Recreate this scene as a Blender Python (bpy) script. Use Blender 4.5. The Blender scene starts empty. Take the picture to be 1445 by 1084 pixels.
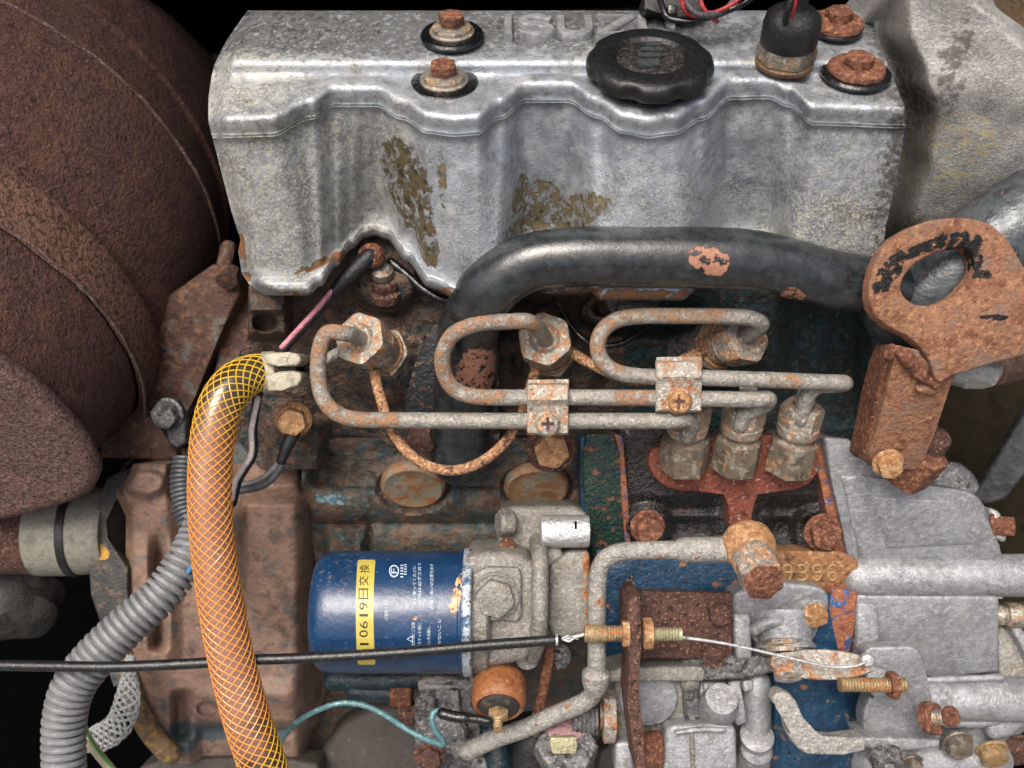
import bpy, bmesh, math, random
from mathutils import Vector, Matrix, noise
random.seed(7)
R = math.radians
SC = bpy.context.scene
COL = SC.collection
# ------------------------------------------------------------------ frame
# Parts are modelled in a working frame (x right, y up, z toward the viewer, 1 unit = 35 mm);
# at the very end every thing is turned into the real world (Z up, metres).
D = 14.2                       # camera to working plane
S = 0.035                      # metres per unit
PITCH = R(44)                  # camera looks 46 degrees below the horizon
WORLD = Matrix.Translation((0, 0, 0.9)) @ Matrix.Rotation(PITCH, 4, 'X') @ Matrix.Scale(S, 4)
U = Vector((0, .695, .72))     # engine up, in the working frame
N = Vector((0, -.72, .695))    # engine outward
X = Vector((1, 0, 0))
Z = Vector((0, 0, 1))

# ------------------------------------------------------------------ camera
cam = bpy.data.cameras.new('camera'); co = bpy.data.objects.new('camera', cam); COL.objects.link(co)
cam.sensor_width = 36; cam.lens = 36 * D / 14.45
cam.clip_start = .01; cam.clip_end = 50
co.location = WORLD @ Vector((0, 0, D)); co.rotation_euler = (PITCH, 0, 0)
cam.dof.use_dof = True; cam.dof.focus_distance = (D - .4) * S; cam.dof.aperture_fstop = 9
SC.camera = co
# ------------------------------------------------------------------ world, sun, exposure
SUNV = Vector((-.22, .44, .87)).normalized()
sw = (WORLD.to_3x3() @ SUNV).normalized()
w = bpy.data.worlds.new('World'); SC.world = w; w.use_nodes = True
nt = w.node_tree; sky = nt.nodes.new('ShaderNodeTexSky'); sky.sky_type = 'NISHITA'; sky.sun_disc = False
sky.sun_elevation = math.asin(sw.z); sky.sun_rotation = math.atan2(sw.x, sw.y)
sky.dust_density = 9; sky.ozone_density = 0; sky.air_density = .8
bg = nt.nodes['Background']; bg.inputs[1].default_value = .15
nt.links.new(sky.outputs[0], bg.inputs[0])
sl = bpy.data.lights.new('sun', 'SUN'); so = bpy.data.objects.new('sun', sl); COL.objects.link(so)
sl.energy = 2.0; sl.angle = R(30); sl.color = (1, .98, .955)
so.rotation_euler = sw.to_track_quat('Z', 'Y').to_euler(); so.location = sw * 3
SC.view_settings.view_transform = 'Standard'; SC.view_settings.look = 'None'
SC.view_settings.exposure = .46; SC.view_settings.gamma = 1

# ------------------------------------------------------------------ materials
TONE = {}                      # per-material tone of the base colours
def lin(h, f=(1, 1, 1)):
    if not isinstance(h, str): return tuple(h) + (1,)
    v = [min(1, int(h[i:i+2], 16) / 255 * q) for i, q in zip((0, 2, 4), f)]; g = .3 * v[0] + .59 * v[1] + .11 * v[2]; v = [g + (c - g) * .90 for c in v]
    return tuple((c / 12.92 if c <= .04045 else ((c + .055) / 1.055) ** 2.4) for c in v) + (1,)
MATS = {}
def mat(name, cols, s=5, rough=.6, metal=0, layers=(), bump=((28, .5), (7, .6)), bd=1.0, lo=.36, hi=.64, stretch=None,
        rvar=.12, spec=.5, coat=0, trans=0, alpha=1):
    m = bpy.data.materials.new(name); MATS[name] = m; m.use_nodes = True
    t = m.node_tree; nd = t.nodes; lk = t.links.new; b = nd['Principled BSDF']
    at = nd.new('ShaderNodeAttribute'); at.attribute_name = 'P'
    oi = nd.new('ShaderNodeObjectInfo')
    ml = nd.new('ShaderNodeMath'); ml.operation = 'MULTIPLY'; lk(oi.outputs['Random'], ml.inputs[0]); ml.inputs[1].default_value = 23
    ad = nd.new('ShaderNodeVectorMath'); lk(at.outputs['Vector'], ad.inputs[0]); lk(ml.outputs[0], ad.inputs[1])
    vec = ad.outputs[0]; raw = at.outputs['Vector']
    def mapped(st):
        if not st: return vec
        mp = nd.new('ShaderNodeVectorMath'); mp.operation = 'MULTIPLY'; lk(vec, mp.inputs[0]); mp.inputs[1].default_value = st
        return mp.outputs[0]
    def nz(sc, det=9, ro=.62, dist=0, st=None):
        n = nd.new('ShaderNodeTexNoise'); n.inputs['Scale'].default_value = sc; n.inputs['Detail'].default_value = det
        n.inputs['Roughness'].default_value = ro; n.inputs['Distortion'].default_value = dist
        lk(mapped(st), n.inputs['Vector']); return n.outputs['Fac']
    def mth(op, a, bb, clamp=False):
        n = nd.new('ShaderNodeMath'); n.operation = op; n.use_clamp = clamp
        for i, v in ((0, a), (1, bb)):
            if isinstance(v, (int, float)): n.inputs[i].default_value = v
            else: lk(v, n.inputs[i])
        return n.outputs[0]
    def ramp(f, cs, a, z, tn=(1, 1, 1)):
        r = nd.new('ShaderNodeValToRGB'); e = r.color_ramp.elements
        while len(e) < len(cs): e.new(.5)
        for i, c in enumerate(cs):
            e[i].position = a + (z - a) * i / max(1, len(cs) - 1); e[i].color = lin(c, tn)
        lk(f, r.inputs[0]); return r.outputs[0]
    if isinstance(cols, (str, tuple)): cols = [cols, cols]
    col = ramp(nz(s, st=stretch), cols, lo, hi, TONE.get(name, (1, 1, 1)))
    rg = mth('ADD', mth('MULTIPLY', mth('SUBTRACT', nz(s * 3), .5), rvar * 4), rough)
    mt = None; hsum = None
    for (bs, bw) in bump:
        v = mth('MULTIPLY', nz(bs, 5, .6, st=stretch), bw * .03 * min(1, 12 / bs) * 4)
        hsum = v if hsum is None else mth('ADD', hsum, v)
    metv = metal
    for L in layers:
        val = nz(L.get('s', 8), L.get('det', 9), L.get('ro', .62), L.get('d', 0), L.get('st'))
        if L.get('spots'):
            mx = None
            for sp in L['spots']:
                c = V(sp[0], sp[1], sp[2]); rx, ry = sp[3] / 100, sp[4] / 100; an = R(sp[5] if len(sp) > 5 else 0)
                mp = nd.new('ShaderNodeMapping'); mp.vector_type = 'TEXTURE'
                mp.inputs['Location'].default_value = c; mp.inputs['Rotation'].default_value = (0, 0, an)
                mp.inputs['Scale'].default_value = (rx, ry, max(rx, ry) * 1.6); lk(raw, mp.inputs['Vector'])
                ln = nd.new('ShaderNodeVectorMath'); ln.operation = 'LENGTH'; lk(mp.outputs[0], ln.inputs[0])
                f = mth('SUBTRACT', 1, ln.outputs['Value'])
                mx = f if mx is None else mth('MAXIMUM', mx, f)
            g = mth('MINIMUM', mth('MULTIPLY', mx, L.get('g', .5)), L.get('top', .3))
            val = mth('ADD', val, g)
        mr = nd.new('ShaderNodeMapRange'); mr.interpolation_type = 'SMOOTHSTEP'
        mr.inputs['From Min'].default_value = L['t'] - L.get('w', .03); mr.inputs['From Max'].default_value = L['t'] + L.get('w', .03)
        mr.inputs['To Max'].default_value = L.get('a', 1); lk(val, mr.inputs['Value']); mk_ = mr.outputs[0]
        lc = L['c']; lc = [lc, lc] if isinstance(lc, (str, tuple)) else lc
        c2 = ramp(nz(L.get('cs', 14)), lc, .38, .62)
        mx_ = nd.new('ShaderNodeMix'); mx_.data_type = 'RGBA'; lk(mk_, mx_.inputs['Factor']); lk(col, mx_.inputs['A']); lk(c2, mx_.inputs['B']); col = mx_.outputs['Result']
        if 'r' in L:
            q = nd.new('ShaderNodeMix'); lk(mk_, q.inputs['Factor']); lk(rg, q.inputs['A']); q.inputs['B'].default_value = L['r']; rg = q.outputs['Result']
        if 'm' in L:
            q = nd.new('ShaderNodeMix'); lk(mk_, q.inputs['Factor'])
            if isinstance(metv, (int, float)): q.inputs['A'].default_value = metv
            else: lk(metv, q.inputs['A'])
            q.inputs['B'].default_value = L['m']; metv = q.outputs['Result']
        if L.get('h'):
            v = mth('MULTIPLY', mk_, L['h'] * .03); hsum = v if hsum is None else mth('ADD', hsum, v)
    lk(col, b.inputs['Base Color']); lk(mth('MAXIMUM', rg, .06), b.inputs['Roughness'])
    if isinstance(metv, (int, float)): b.inputs['Metallic'].default_value = metv
    else: lk(metv, b.inputs['Metallic'])
    b.inputs['Specular IOR Level'].default_value = spec
    if coat: b.inputs['Coat Weight'].default_value = coat; b.inputs['Coat Roughness'].default_value = .15
    if trans: b.inputs['Transmission Weight'].default_value = trans
    if hsum is not None:
        bn = nd.new('ShaderNodeBump'); bn.inputs['Strength'].default_value = 1; bn.inputs['Distance'].default_value = S * bd * .42
        lk(hsum, bn.inputs['Height']); lk(bn.outputs[0], b.inputs['Normal'])
    return m

# ------------------------------------------------------------------ geometry helpers
def K(z): return (D - z) / D
def V(px, py, z=0): k = K(z); return Vector(((px - 722.5) / 100 * k, (542 - py) / 100 * k, z))
def sm(a, b, x):
    if a == b: return 1.0 if x >= a else 0.0
    t = max(0, min(1, (x - a) / (b - a))); return t * t * (3 - 2 * t)
def lerp(a, b, t): return a + (b - a) * t
def interp(tab, x, smooth=True):
    if x <= tab[0][0]: return tab[0][1]
    for (a, va), (b, vb) in zip(tab, tab[1:]):
        if x <= b:
            t = (x - a) / (b - a)
            return lerp(va, vb, t * t * (3 - 2 * t) if smooth else t)
    return tab[-1][1]
def box(px, py, x0, x1, y0, y1, s=6): return sm(x0 - s, x0 + s, px) * sm(x1 + s, x1 - s, px) * sm(y0 - s, y0 + s, py) * sm(y1 + s, y1 - s, py)
def sm_(a, b, x): return 1 - sm(b, a, x)
def box(px, py, x0, x1, y0, y1, s=6):
    return sm(x0 - s, x0 + s, px) * (1 - sm(x1 - s, x1 + s, px)) * sm(y0 - s, y0 + s, py) * (1 - sm(y1 - s, y1 + s, py))
def disc(px, py, cx, cy, rx, ry, s=.25):
    return 1 - sm(1 - s, 1 + s, math.hypot((px - cx) / rx, (py - cy) / ry))
def nse(px, py, s, a, o=0): return a * noise.noise(Vector((px * s, py * s, o)))

def catmull(pts, n):
    P = [Vector(p) for p in pts]; P = [2 * P[0] - P[1]] + P + [2 * P[-1] - P[-2]]; out = []
    for i in range(1, len(P) - 2):
        a, b, c, d = P[i-1:i+3]
        for j in range(n):
            t = j / n
            out.append(.5 * ((2*b) + (c-a)*t + (2*a-5*b+4*c-d)*t*t + (3*b-a-3*c+d)*t**3))
    out.append(P[-2]); return out
def frames(path):
    T = [(path[min(i+1, len(path)-1)] - path[max(i-1, 0)]).normalized() for i in range(len(path))]
    n = T[0].orthogonal().normalized(); out = []
    for t in T:
        n = (n - t * n.dot(t)).normalized(); out.append((t, n, t.cross(n)))
    return out
def rings(path, rad, seg, flat=1, caps=True, ref=None):
    fr = frames(path); vs = []; fs = []
    for i, p in enumerate(path):
        t, a, b = fr[i]
        if ref is not None:
            b = (ref - t * ref.dot(t)).normalized(); a = b.cross(t)
        for j in range(seg):
            th = 2 * math.pi * j / seg
            vs.append(p + a * math.cos(th) * rad[i] + b * math.sin(th) * rad[i] * flat)
    for i in range(len(path) - 1):
        for j in range(seg):
            k = (j + 1) % seg; fs.append((i*seg+j, i*seg+k, (i+1)*seg+k, (i+1)*seg+j))
    if caps: fs.append(tuple(range(seg))[::-1]); fs.append(tuple((len(path)-1)*seg + j for j in range(seg)))
    return vs, fs
def tube(pts, r, seg=16, n=8, rf=None, flat=1, round_end=True, ref=None, wob=0):
    """pts (px,py,z); r in px"""
    path = catmull([V(*p) for p in pts], n) if len(pts) > 2 else [V(*pts[0]).lerp(V(*pts[1]), i / (n * 1.0)) for i in range(n + 1)]
    rad = [(rf(i / (len(path) - 1)) if rf else r) / 100 * K(p.z) for i, p in enumerate(path)]
    if wob: rad = [q * (1 + wob * noise.noise(p * 4)) for q, p in zip(rad, path)]
    if round_end:
        for end in (0, -1):
            p = path[end]; q = path[1] if end == 0 else path[-2]; d = (p - q).normalized(); rr = rad[end]
            ex = [(p + d * rr * math.sin(a), rr * math.cos(a)) for a in (R(30), R(55), R(78))]
            if end == 0: path = [e[0] for e in ex][::-1] + path; rad = [e[1] for e in ex][::-1] + rad
            else: path = path + [e[0] for e in ex]; rad = rad + [e[1] for e in ex]
    return rings(path, rad, seg, flat, True, ref)
def lathe(pos, axis, prof, seg=36, rot=0, scale=None, flat=1):
    """prof rows (r, h[, hex]) in px; hex row: regular hexagon of across-flats radius r, optional limit radius"""
    c = V(*pos); k = (scale if scale else K(pos[2])) / 100; ax = Vector(axis).normalized()
    a = ax.orthogonal().normalized() if abs(ax.dot(X)) > .98 else (X - ax * ax.dot(X)).normalized(); b = ax.cross(a)
    vs = []; fs = []
    for row in prof:
        r, h = row[0], row[1]; hx = row[2] if len(row) > 2 else 0
        for j in range(seg):
            th = 2 * math.pi * j / seg; rr = r
            if hx:
                q = (th + R(30)) % R(60) - R(30); rr = min(r / math.cos(q), hx if hx > 1 else 9e9)
            vs.append(c + ax * h * k + (a * math.cos(th + rot) + b * math.sin(th + rot) * flat) * rr * k)
    for i in range(len(prof) - 1):
        for j in range(seg):
            q = (j + 1) % seg; fs.append((i*seg+j, i*seg+q, (i+1)*seg+q, (i+1)*seg+j))
    fs.append(tuple(range(seg))[::-1]); fs.append(tuple((len(prof)-1)*seg + j for j in range(seg)))
    return vs, fs
def hexprof(r, h, h0=0, dome=.12):
    """hex head, across-flats radius r, height h"""
    c = r * 1.155
    return [(r * .5, h0), (r, h0, c * .93), (r, h0 + h * .08, 1), (r, h0 + h * .82, 1), (r, h0 + h * .95, c * .94), (r * .9, h0 + h), (r * .8, h0 + h * 1.0), (r * .5, h0 + h * (1 + dome * .3)), (1, h0 + h * (1 + dome * .4))]
def thread(r, h0, h1, p=4.0, d=.12):
    o = []; h = h0; i = 0
    while h <= h1: o.append((r * (1 - (d if i % 2 else 0)), h)); h += p / 2; i += 1
    return o
def prism(outline, z, depth, gy=0, gx=0, ref=None, dirn=None, bevel=3, seg=3, holes=None, sub=0):
    """outline px; front face at depth plane z (tilt gy per px upward), extruded away by depth units"""
    if ref is None: ref = (sum(p[0] for p in outline) / len(outline), sum(p[1] for p in outline) / len(outline))
    d = (dirn or Vector((0, 0, -1))) * depth
    bm = bmesh.new()
    f = [bm.verts.new(V(x, y, z + gy * (ref[1] - y) + gx * (x - ref[0]))) for x, y in outline]
    area = sum(outline[i][0] * outline[(i+1) % len(outline)][1] - outline[(i+1) % len(outline)][0] * outline[i][1] for i in range(len(outline)))
    if area > 0: f = f[::-1]
    bk = [bm.verts.new(v.co + d) for v in f]
    top = bm.faces.new(f); bm.faces.new(bk[::-1]); n = len(f)
    for i in range(n): bm.faces.new((f[i], bk[i], bk[(i+1) % n], f[(i+1) % n]))
    if bevel:
        es = [e for e in bm.edges if all(v in f for v in e.verts)] + [e for e in bm.edges if len(set(e.verts) & set(f)) == 1]
        try: bmesh.ops.bevel(bm, geom=es, offset=bevel / 100 * K(z), offset_type='OFFSET', segments=seg, affect='EDGES', profile=.5, clamp_overlap=True)
        except Exception: pass
    bm.normal_update()
    vs = [v.co.copy() for v in bm.verts]; bm.verts.index_update(); fs = [tuple(v.index for v in q.verts) for q in bm.faces]; bm.free(); return vs, fs
def ringplate(outer, hole, z, depth, gy=0, gx=0, ref=None, bevel=2, n=72):
    """plate with one hole; both outlines resampled by angle about the hole centre"""
    cx = sum(p[0] for p in hole) / len(hole); cy = sum(p[1] for p in hole) / len(hole)
    ref = ref or (cx, cy)
    def hit(poly, a):
        dx, dy = math.cos(a), math.sin(a); best = None
        for i in range(len(poly)):
            x1, y1 = poly[i]; x2, y2 = poly[(i+1) % len(poly)]; ex, ey = x2 - x1, y2 - y1; den = dx * ey - dy * ex
            if abs(den) < 1e-9: continue
            t = ((x1 - cx) * ey - (y1 - cy) * ex) / den; u = ((x1 - cx) * dy - (y1 - cy) * dx) / den
            if t > 0 and -1e-6 <= u <= 1 + 1e-6: best = t if best is None else max(best, t)
        return (cx + dx * best, cy + dy * best)
    angs = sorted(set([2 * math.pi * i / n for i in range(n)] + [math.atan2(p[1] - cy, p[0] - cx) % (2 * math.pi) for p in outer]))
    O = [hit(outer, a) for a in angs]; H = [hit(hole, a) for a in angs]; m = len(angs)
    def pt(p, dz): return V(p[0], p[1], z + gy * (ref[1] - p[1]) + gx * (p[0] - ref[0])) + Vector((0, 0, -dz))
    def off(p, e, s):
        L = math.hypot(p[0] - cx, p[1] - cy); return (p[0] + (p[0] - cx) / L * e * s, p[1] + (p[1] - cy) / L * e * s)
    b = bevel; bz = bevel / 100
    loops = [([off(p, b, 1) for p in H], 0), ([off(p, b, -1) for p in O], 0), ([off(p, b * .3, -1) for p in O], bz * .3), (O, bz), (O, depth), (H, depth), (H, bz), ([off(p, b * .3, 1) for p in H], bz * .3)]
    vs = [pt(p, dz) for lp, dz in loops for p in lp]; fs = []
    for i in range(len(loops)):
        j = (i + 1) % len(loops)
        for q in range(m): r = (q + 1) % m; fs.append((i*m+q, i*m+r, j*m+r, j*m+q))
    return vs, fs
def relief(xl, xr, y0, y1, nx, ny, f, skirt=1.2):
    """sheet of cast surface: xl, xr numbers or functions of py; f(px,py)->z ; closed with a skirt"""
    gl = (lambda y: xl) if isinstance(xl, (int, float)) else xl; gr = (lambda y: xr) if isinstance(xr, (int, float)) else xr
    vs = []; fs = []
    for j in range(ny + 1):
        py = lerp(y0, y1, j / ny); a, b = gl(py), gr(py)
        for i in range(nx + 1):
            px = lerp(a, b, i / nx); vs.append(V(px, py, f(px, py)))
    W = nx + 1
    for j in range(ny):
        for i in range(nx): fs.append((j*W+i, (j+1)*W+i, (j+1)*W+i+1, j*W+i+1))
    if skirt:
        rim = [i for i in range(W)] + [j*W+nx for j in range(1, ny+1)] + [ny*W+i for i in range(nx-1, -1, -1)] + [j*W for j in range(ny-1, 0, -1)]
        base = len(vs)
        for r in rim: vs.append(vs[r] + Vector((0, 0, -skirt)))
        m = len(rim)
        for q in range(m): fs.append((rim[q], rim[(q+1) % m], base + (q+1) % m, base + q))
        fs.append(tuple(base + q for q in range(m))[::-1])
    return vs, fs
def ball(pos, r, flat=(1, 1, 1), n=20):
    c = V(*pos); k = K(pos[2]) / 100; vs = []; fs = []
    for i in range(n + 1):
        ph = math.pi * i / n
        for j in range(2 * n):
            th = math.pi * j / n
            vs.append(c + Vector((math.sin(ph) * math.cos(th) * flat[0], math.cos(ph) * flat[1], math.sin(ph) * math.sin(th) * flat[2])) * r * k)
    m = 2 * n
    for i in range(n):
        for j in range(m): q = (j+1) % m; fs.append((i*m+j, i*m+q, (i+1)*m+q, (i+1)*m+j))
    return vs, fs
def text(s, size=1, extrude=.0, spacing=1, bold=0):
    cu = bpy.data.curves.new('t', 'FONT'); cu.body = s; cu.size = size; cu.extrude = extrude; cu.space_character = spacing; cu.resolution_u = 3; cu.offset = bold
    cu.align_x = 'CENTER'; cu.align_y = 'CENTER'
    o = bpy.data.objects.new('t', cu); COL.objects.link(o); dg = bpy.context.evaluated_depsgraph_get()
    m = o.evaluated_get(dg).to_mesh(); vs = [v.co.copy() for v in m.vertices]; fs = [tuple(p.vertices) for p in m.polygons]
    o.evaluated_get(dg).to_mesh_clear(); bpy.data.objects.remove(o); bpy.data.curves.remove(cu); return vs, fs
def cat(*ms):
    vs = []; fs = []
    for a, b in ms:
        o = len(vs); vs += a; fs += [tuple(i + o for i in f) for f in b]
    return vs, fs
def mk(name, g, m, parent=None, angle=38, smooth=True, warp=0, ws=6):
    vs, fs = g
    if warp: vs = [v + Vector((noise.noise(v * ws), noise.noise(v * ws + Vector((9, 0, 0))), noise.noise(v * ws + Vector((0, 9, 0))))) * warp for v in vs]
    me = bpy.data.meshes.new(name); me.from_pydata([tuple(v) for v in vs], [], fs)
    bm = bmesh.new(); bm.from_mesh(me); bmesh.ops.recalc_face_normals(bm, faces=bm.faces); bm.to_mesh(me); bm.free()
    at = me.attributes.new('P', 'FLOAT_VECTOR', 'POINT'); flat = []
    for v in me.vertices: flat += list(v.co)
    at.data.foreach_set('vector', flat)
    if smooth: me.shade_smooth(); me.set_sharp_from_angle(angle=R(angle))
    me.materials.append(m if not isinstance(m, str) else MATS[m])
    o = bpy.data.objects.new(name, me); COL.objects.link(o)
    if parent is not None: o.parent = parent
    return o
def tag(o, label=None, cat=None, group=None, kind=None):
    if label: o['label'] = label
    if cat: o['category'] = cat
    if group: o['group'] = group
    if kind: o['kind'] = kind
    return o
def thing(name, label, cat, group=None):
    o = bpy.data.objects.new(name, None); COL.objects.link(o); o.empty_display_size = .01
    return tag(o, label, cat, group)
def one(name, g, m, label, cat, group=None, **k): return tag(mk(name, g, m, None, **k), label, cat, group)
def bolt(parent, pos, axis, r, h, m, rot=0, flange=None, name='bolt', fm=None, tip=None):
    o = mk(name, lathe(pos, axis, ([(flange[0] * .9, 0), (flange[0], flange[1] * .3), (flange[0], flange[1] * .7), (flange[0] * .93, flange[1]), (r * .9, flange[1])] if flange and fm is None else []) + hexprof(r, h, flange[1] if flange else 0), 48, rot), m, parent)
    if flange and fm is not None:
        mk('washer', lathe(pos, axis, [(flange[0] * .4, 0), (flange[0], 0), (flange[0], flange[1] * .8), (flange[0] * .94, flange[1]), (flange[0] * .4, flange[1])], 48), fm, o)
    if tip: mk('thread_end', lathe(pos, axis, thread(tip[0], (flange[1] if flange else 0) + h, (flange[1] if flange else 0) + h + tip[1], 3), 20), m, o)
    return o
# ------------------------------------------------------------------ the materials of the place
TONE.update(cover_alu=(.93, .94, .96), muffler_rust=(1.22, 1.12, 1.10), muffler_band=(1.2, 1.12, 1.08), muffler_cap=(1.08, 1.04, 1.03), head_grime=(1.18, 1.18, 1.18), block_grime=(1.16, 1.16, 1.16),
    left_cast=(1.12, 1.12, 1.12), head_dark=(1.15, 1.15, 1.15), cast_alu=(1.04, 1.04, 1.04), manifold_alu=(1.12, 1.12, 1.12), lug_rust=(1.0, .98, .90), rust=(1.0, .97, .92),
    steel_worn=(.86, .86, .86), zinc=(.90, .90, .90), pipe_zinc=(.95, .95, .95), wire_silver=(1.2, 1.2, 1.2), rust_silver=(.92, .92, .92), cap_black=(.85, .85, .85), braid_yellow=(.88, .86, .8), hose_core=(.8, .8, .8), filter_blue=(.85, .88, .9), wire_teal=(.9, .85, .85), switch_rust=(.85, .82, .85), label_yellow=(.95, .95, .9))
RUSTO = ['6e3e24', '96602f', 'ab7748']
mat('cover_alu', ['85898d', '9ea3a8', 'b4babf', '949a9f'], s=2.2, rough=.50, metal=.72, lo=.3, hi=.7, rvar=.22, bump=((40, .35), (2.5, .6)), layers=[
    dict(s=3.5, ro=.75, t=.555, w=.06, c=['b4b7b8', 'a2a6a9'], r=.55, m=.4, a=.75), dict(s=2.4, ro=.75, t=.59, w=.06, c=['5c5c58', '6a6963'], r=.55, m=.4, a=.6), dict(s=2.8, ro=.72, t=.62, w=.05, c=['7e7a6a', '8a8674'], r=.7, m=.1, a=.5),
    dict(s=30, t=.57, w=.06, c=['b9b8ac', 'a5a59c'], r=.6, m=.3, a=.6, spots=[(400, 260, 1, 200, 200, 0), (1210, 260, 1, 120, 180, 0), (340, 130, 1.5, 140, 90, 0), (640, 340, .5, 60, 60, 0), (980, 320, .3, 400, 50, 0)], g=.25, top=.03),
    dict(s=30, ro=.8, t=.585, w=.05, c=['a79f74', 'b8b390'], r=.85, m=0, a=.6, spots=[(430, 290, 1, 130, 130, 0), (330, 120, 1.5, 100, 60, 0), (1190, 330, .5, 120, 50, 0), (560, 230, 1, 60, 60, 0)], g=.3, top=.06),
    dict(s=9, t=.60, w=.09, ro=.75, c=['45443f', '58564f'], r=.6, m=.3, a=.6, spots=[(470, 230, 1, 130, 120, 0), (1180, 210, 1, 130, 110, 0), (950, 160, 1, 330, 40, 0)], g=.25, top=.06),
    dict(s=11, ro=.72, t=.49, w=.07, c=['3a3936', '4a4945'], r=.6, m=.3, a=.8, spots=[(500, 40, 1.1, 260, 46, 0), (800, 40, 1.1, 220, 34, 0), (1260, 120, 1.3, 30, 160, 0)], g=.3, top=.06),  # top strip's darkness from its tilt, and right crease shade, painted in
    dict(s=34, t=.665, w=.02, c='1d1c1a', r=.8, m=0, h=-.6), dict(s=13, ro=.75, t=.59, w=.02, c=['262521', '34322d'], r=.8, m=0, a=.9, spots=[(400, 45, 1.1, 150, 40, 0), (820, 40, 1.1, 160, 30, 0), (1255, 200, 1, 30, 170, 0), (310, 190, 1, 20, 20, 0)], g=.3, top=.06),  # pits and dirt patches; the right end spot paints the crease shade
    dict(s=6, ro=.78, t=.545, w=.03, c=['3c3322', '5a4d2e', '2c261c'], cs=5, r=.45, m=0, h=1.0, spots=[(570, 262, 1.3, 34, 62, 18), (540, 293, 1.2, 26, 15, 0), (600, 335, 1, 16, 42, 10)], g=.9, top=.07),
    dict(s=7, ro=.74, t=.555, w=.025, c=['5a502e', '6c6140', '3b352c'], cs=9, r=.5, m=0, h=1.0, spots=[(695, 340, .5, 40, 34, 0), (738, 300, .7, 16, 50, 0), (815, 302, .7, 56, 24, 10), (765, 295, .7, 30, 40, 0), (628, 245, 1.1, 9, 50, 0)], g=.8, top=.07),
    dict(s=7, t=.53, w=.03, c=['4e3a26', '6b4c2c', '7a4a30'], cs=7, r=.7, m=0, h=.8, spots=[(368, 392, .1, 26, 16, 0), (352, 350, .3, 10, 34, 0), (455, 385, 0, 60, 8, 28), (700, 424, 0, 300, 10, 0), (590, 395, 0, 50, 7, -45)], g=.9, top=.10),
])
mat('cover_top', ['4c5052', '5f6365', '7b7f80'], s=5, rough=.5, metal=.5, lo=.3, hi=.7, layers=[dict(s=24, t=.55, w=.03, c=['a3a294', '8b8a80'], r=.8, m=0, h=.5), dict(s=9, t=.56, w=.03, c='2b2a26', r=.8, m=0)])
mat('manifold_alu', ['7a7b7a', '8e8f8d', 'a2a29e'], s=3.0, rough=.48, metal=.5, lo=.3, hi=.7, bump=((40, .8), (3, .5)), layers=[
    dict(s=30, t=.53, w=.06, c=['bdbcb2', 'adaba0'], r=.7, m=.1, a=.6, h=.3), dict(s=22, t=.60, w=.05, c='66635a', r=.8, m=0, a=.7),
    dict(s=9, t=.57, w=.08, c=['3c3830', '504b42'], r=.8, m=0, a=.8, spots=[(1288, 120, .8, 26, 110, 0), (1280, 330, .3, 30, 34, 0)], g=.7, top=.09),  # shade of the crease beside the cover painted as dark patches
    dict(s=9, ro=.78, t=.60, w=.04, c=['9a8850', 'b0a278'], r=.8, m=0, a=.8, spots=[(1250, 350, .4, 60, 40, 0), (1330, 215, 1, 70, 50, 0), (1405, 240, 1, 14, 14, 0)], g=.5, top=.06)])
mat('cast_alu', ['6c6e72', '7d7f83', '8e9094'], s=2.4, rough=.46, metal=.45, lo=.3, hi=.7, bump=((34, .7), (9, .25), (2, .5)), layers=[
    dict(s=11, ro=.72, t=.55, w=.07, c=['9fa1a4', 'acaeaf'], r=.5, m=.4, a=.7), dict(s=24, ro=.75, t=.57, w=.05, c=['c2c2bf', 'a6a6a0'], a=.4), dict(s=2.2, ro=.7, t=.55, w=.07, c=['a3a6a9', '94979a'], r=.4, a=.6), dict(s=3.1, ro=.75, t=.60, w=.05, c=['4e4c46', '5a574e'], r=.6, m=.1, a=.6), dict(s=7, ro=.72, t=.60, w=.05, c=['5e5b52', '6c675a'], r=.8, m=0, a=.6), dict(s=30, t=.62, w=.04, c='4c4a45', a=.5), dict(s=30, t=.71, w=.015, c='22211f', r=.8)])
mat('filter_alu', ['68655e', '7c7973', '908d87'], s=3, rough=.5, metal=.4, lo=.3, hi=.7, bump=((34, .9), (10, .5)), layers=[
    dict(s=18, t=.56, w=.06, c=['a8a59c', '9c988c'], r=.6, m=.2, a=.65), dict(s=6, ro=.72, t=.58, w=.05, c=['5c503c', '6b5f48'], r=.8, m=0, a=.7), dict(s=26, t=.62, w=.04, c='3c3932', a=.6),
    dict(s=32, t=.69, w=.02, c='2a2824', r=.8), dict(s=7, t=.56, w=.03, c=RUSTO, r=.8, m=0, spots=[(828, 800, -1, 10, 80, 0), (790, 740, -1, 20, 10, 0)], g=.7, top=.12)])
mat('dark_alu', ['474849', '5d5e60', '77787b'], s=5, rough=.5, metal=.4, lo=.3, hi=.7, layers=[dict(s=16, t=.56, w=.04, c=['8d8d8a', '9d9b94'], a=.7), dict(s=9, t=.57, w=.04, c='2c2a27', r=.8, m=0)])
mat('bright_alu', ['a9abac', 'c2c3c3'], s=6, rough=.35, metal=.6, layers=[dict(s=20, t=.62, w=.03, c='6b665a')])
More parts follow.
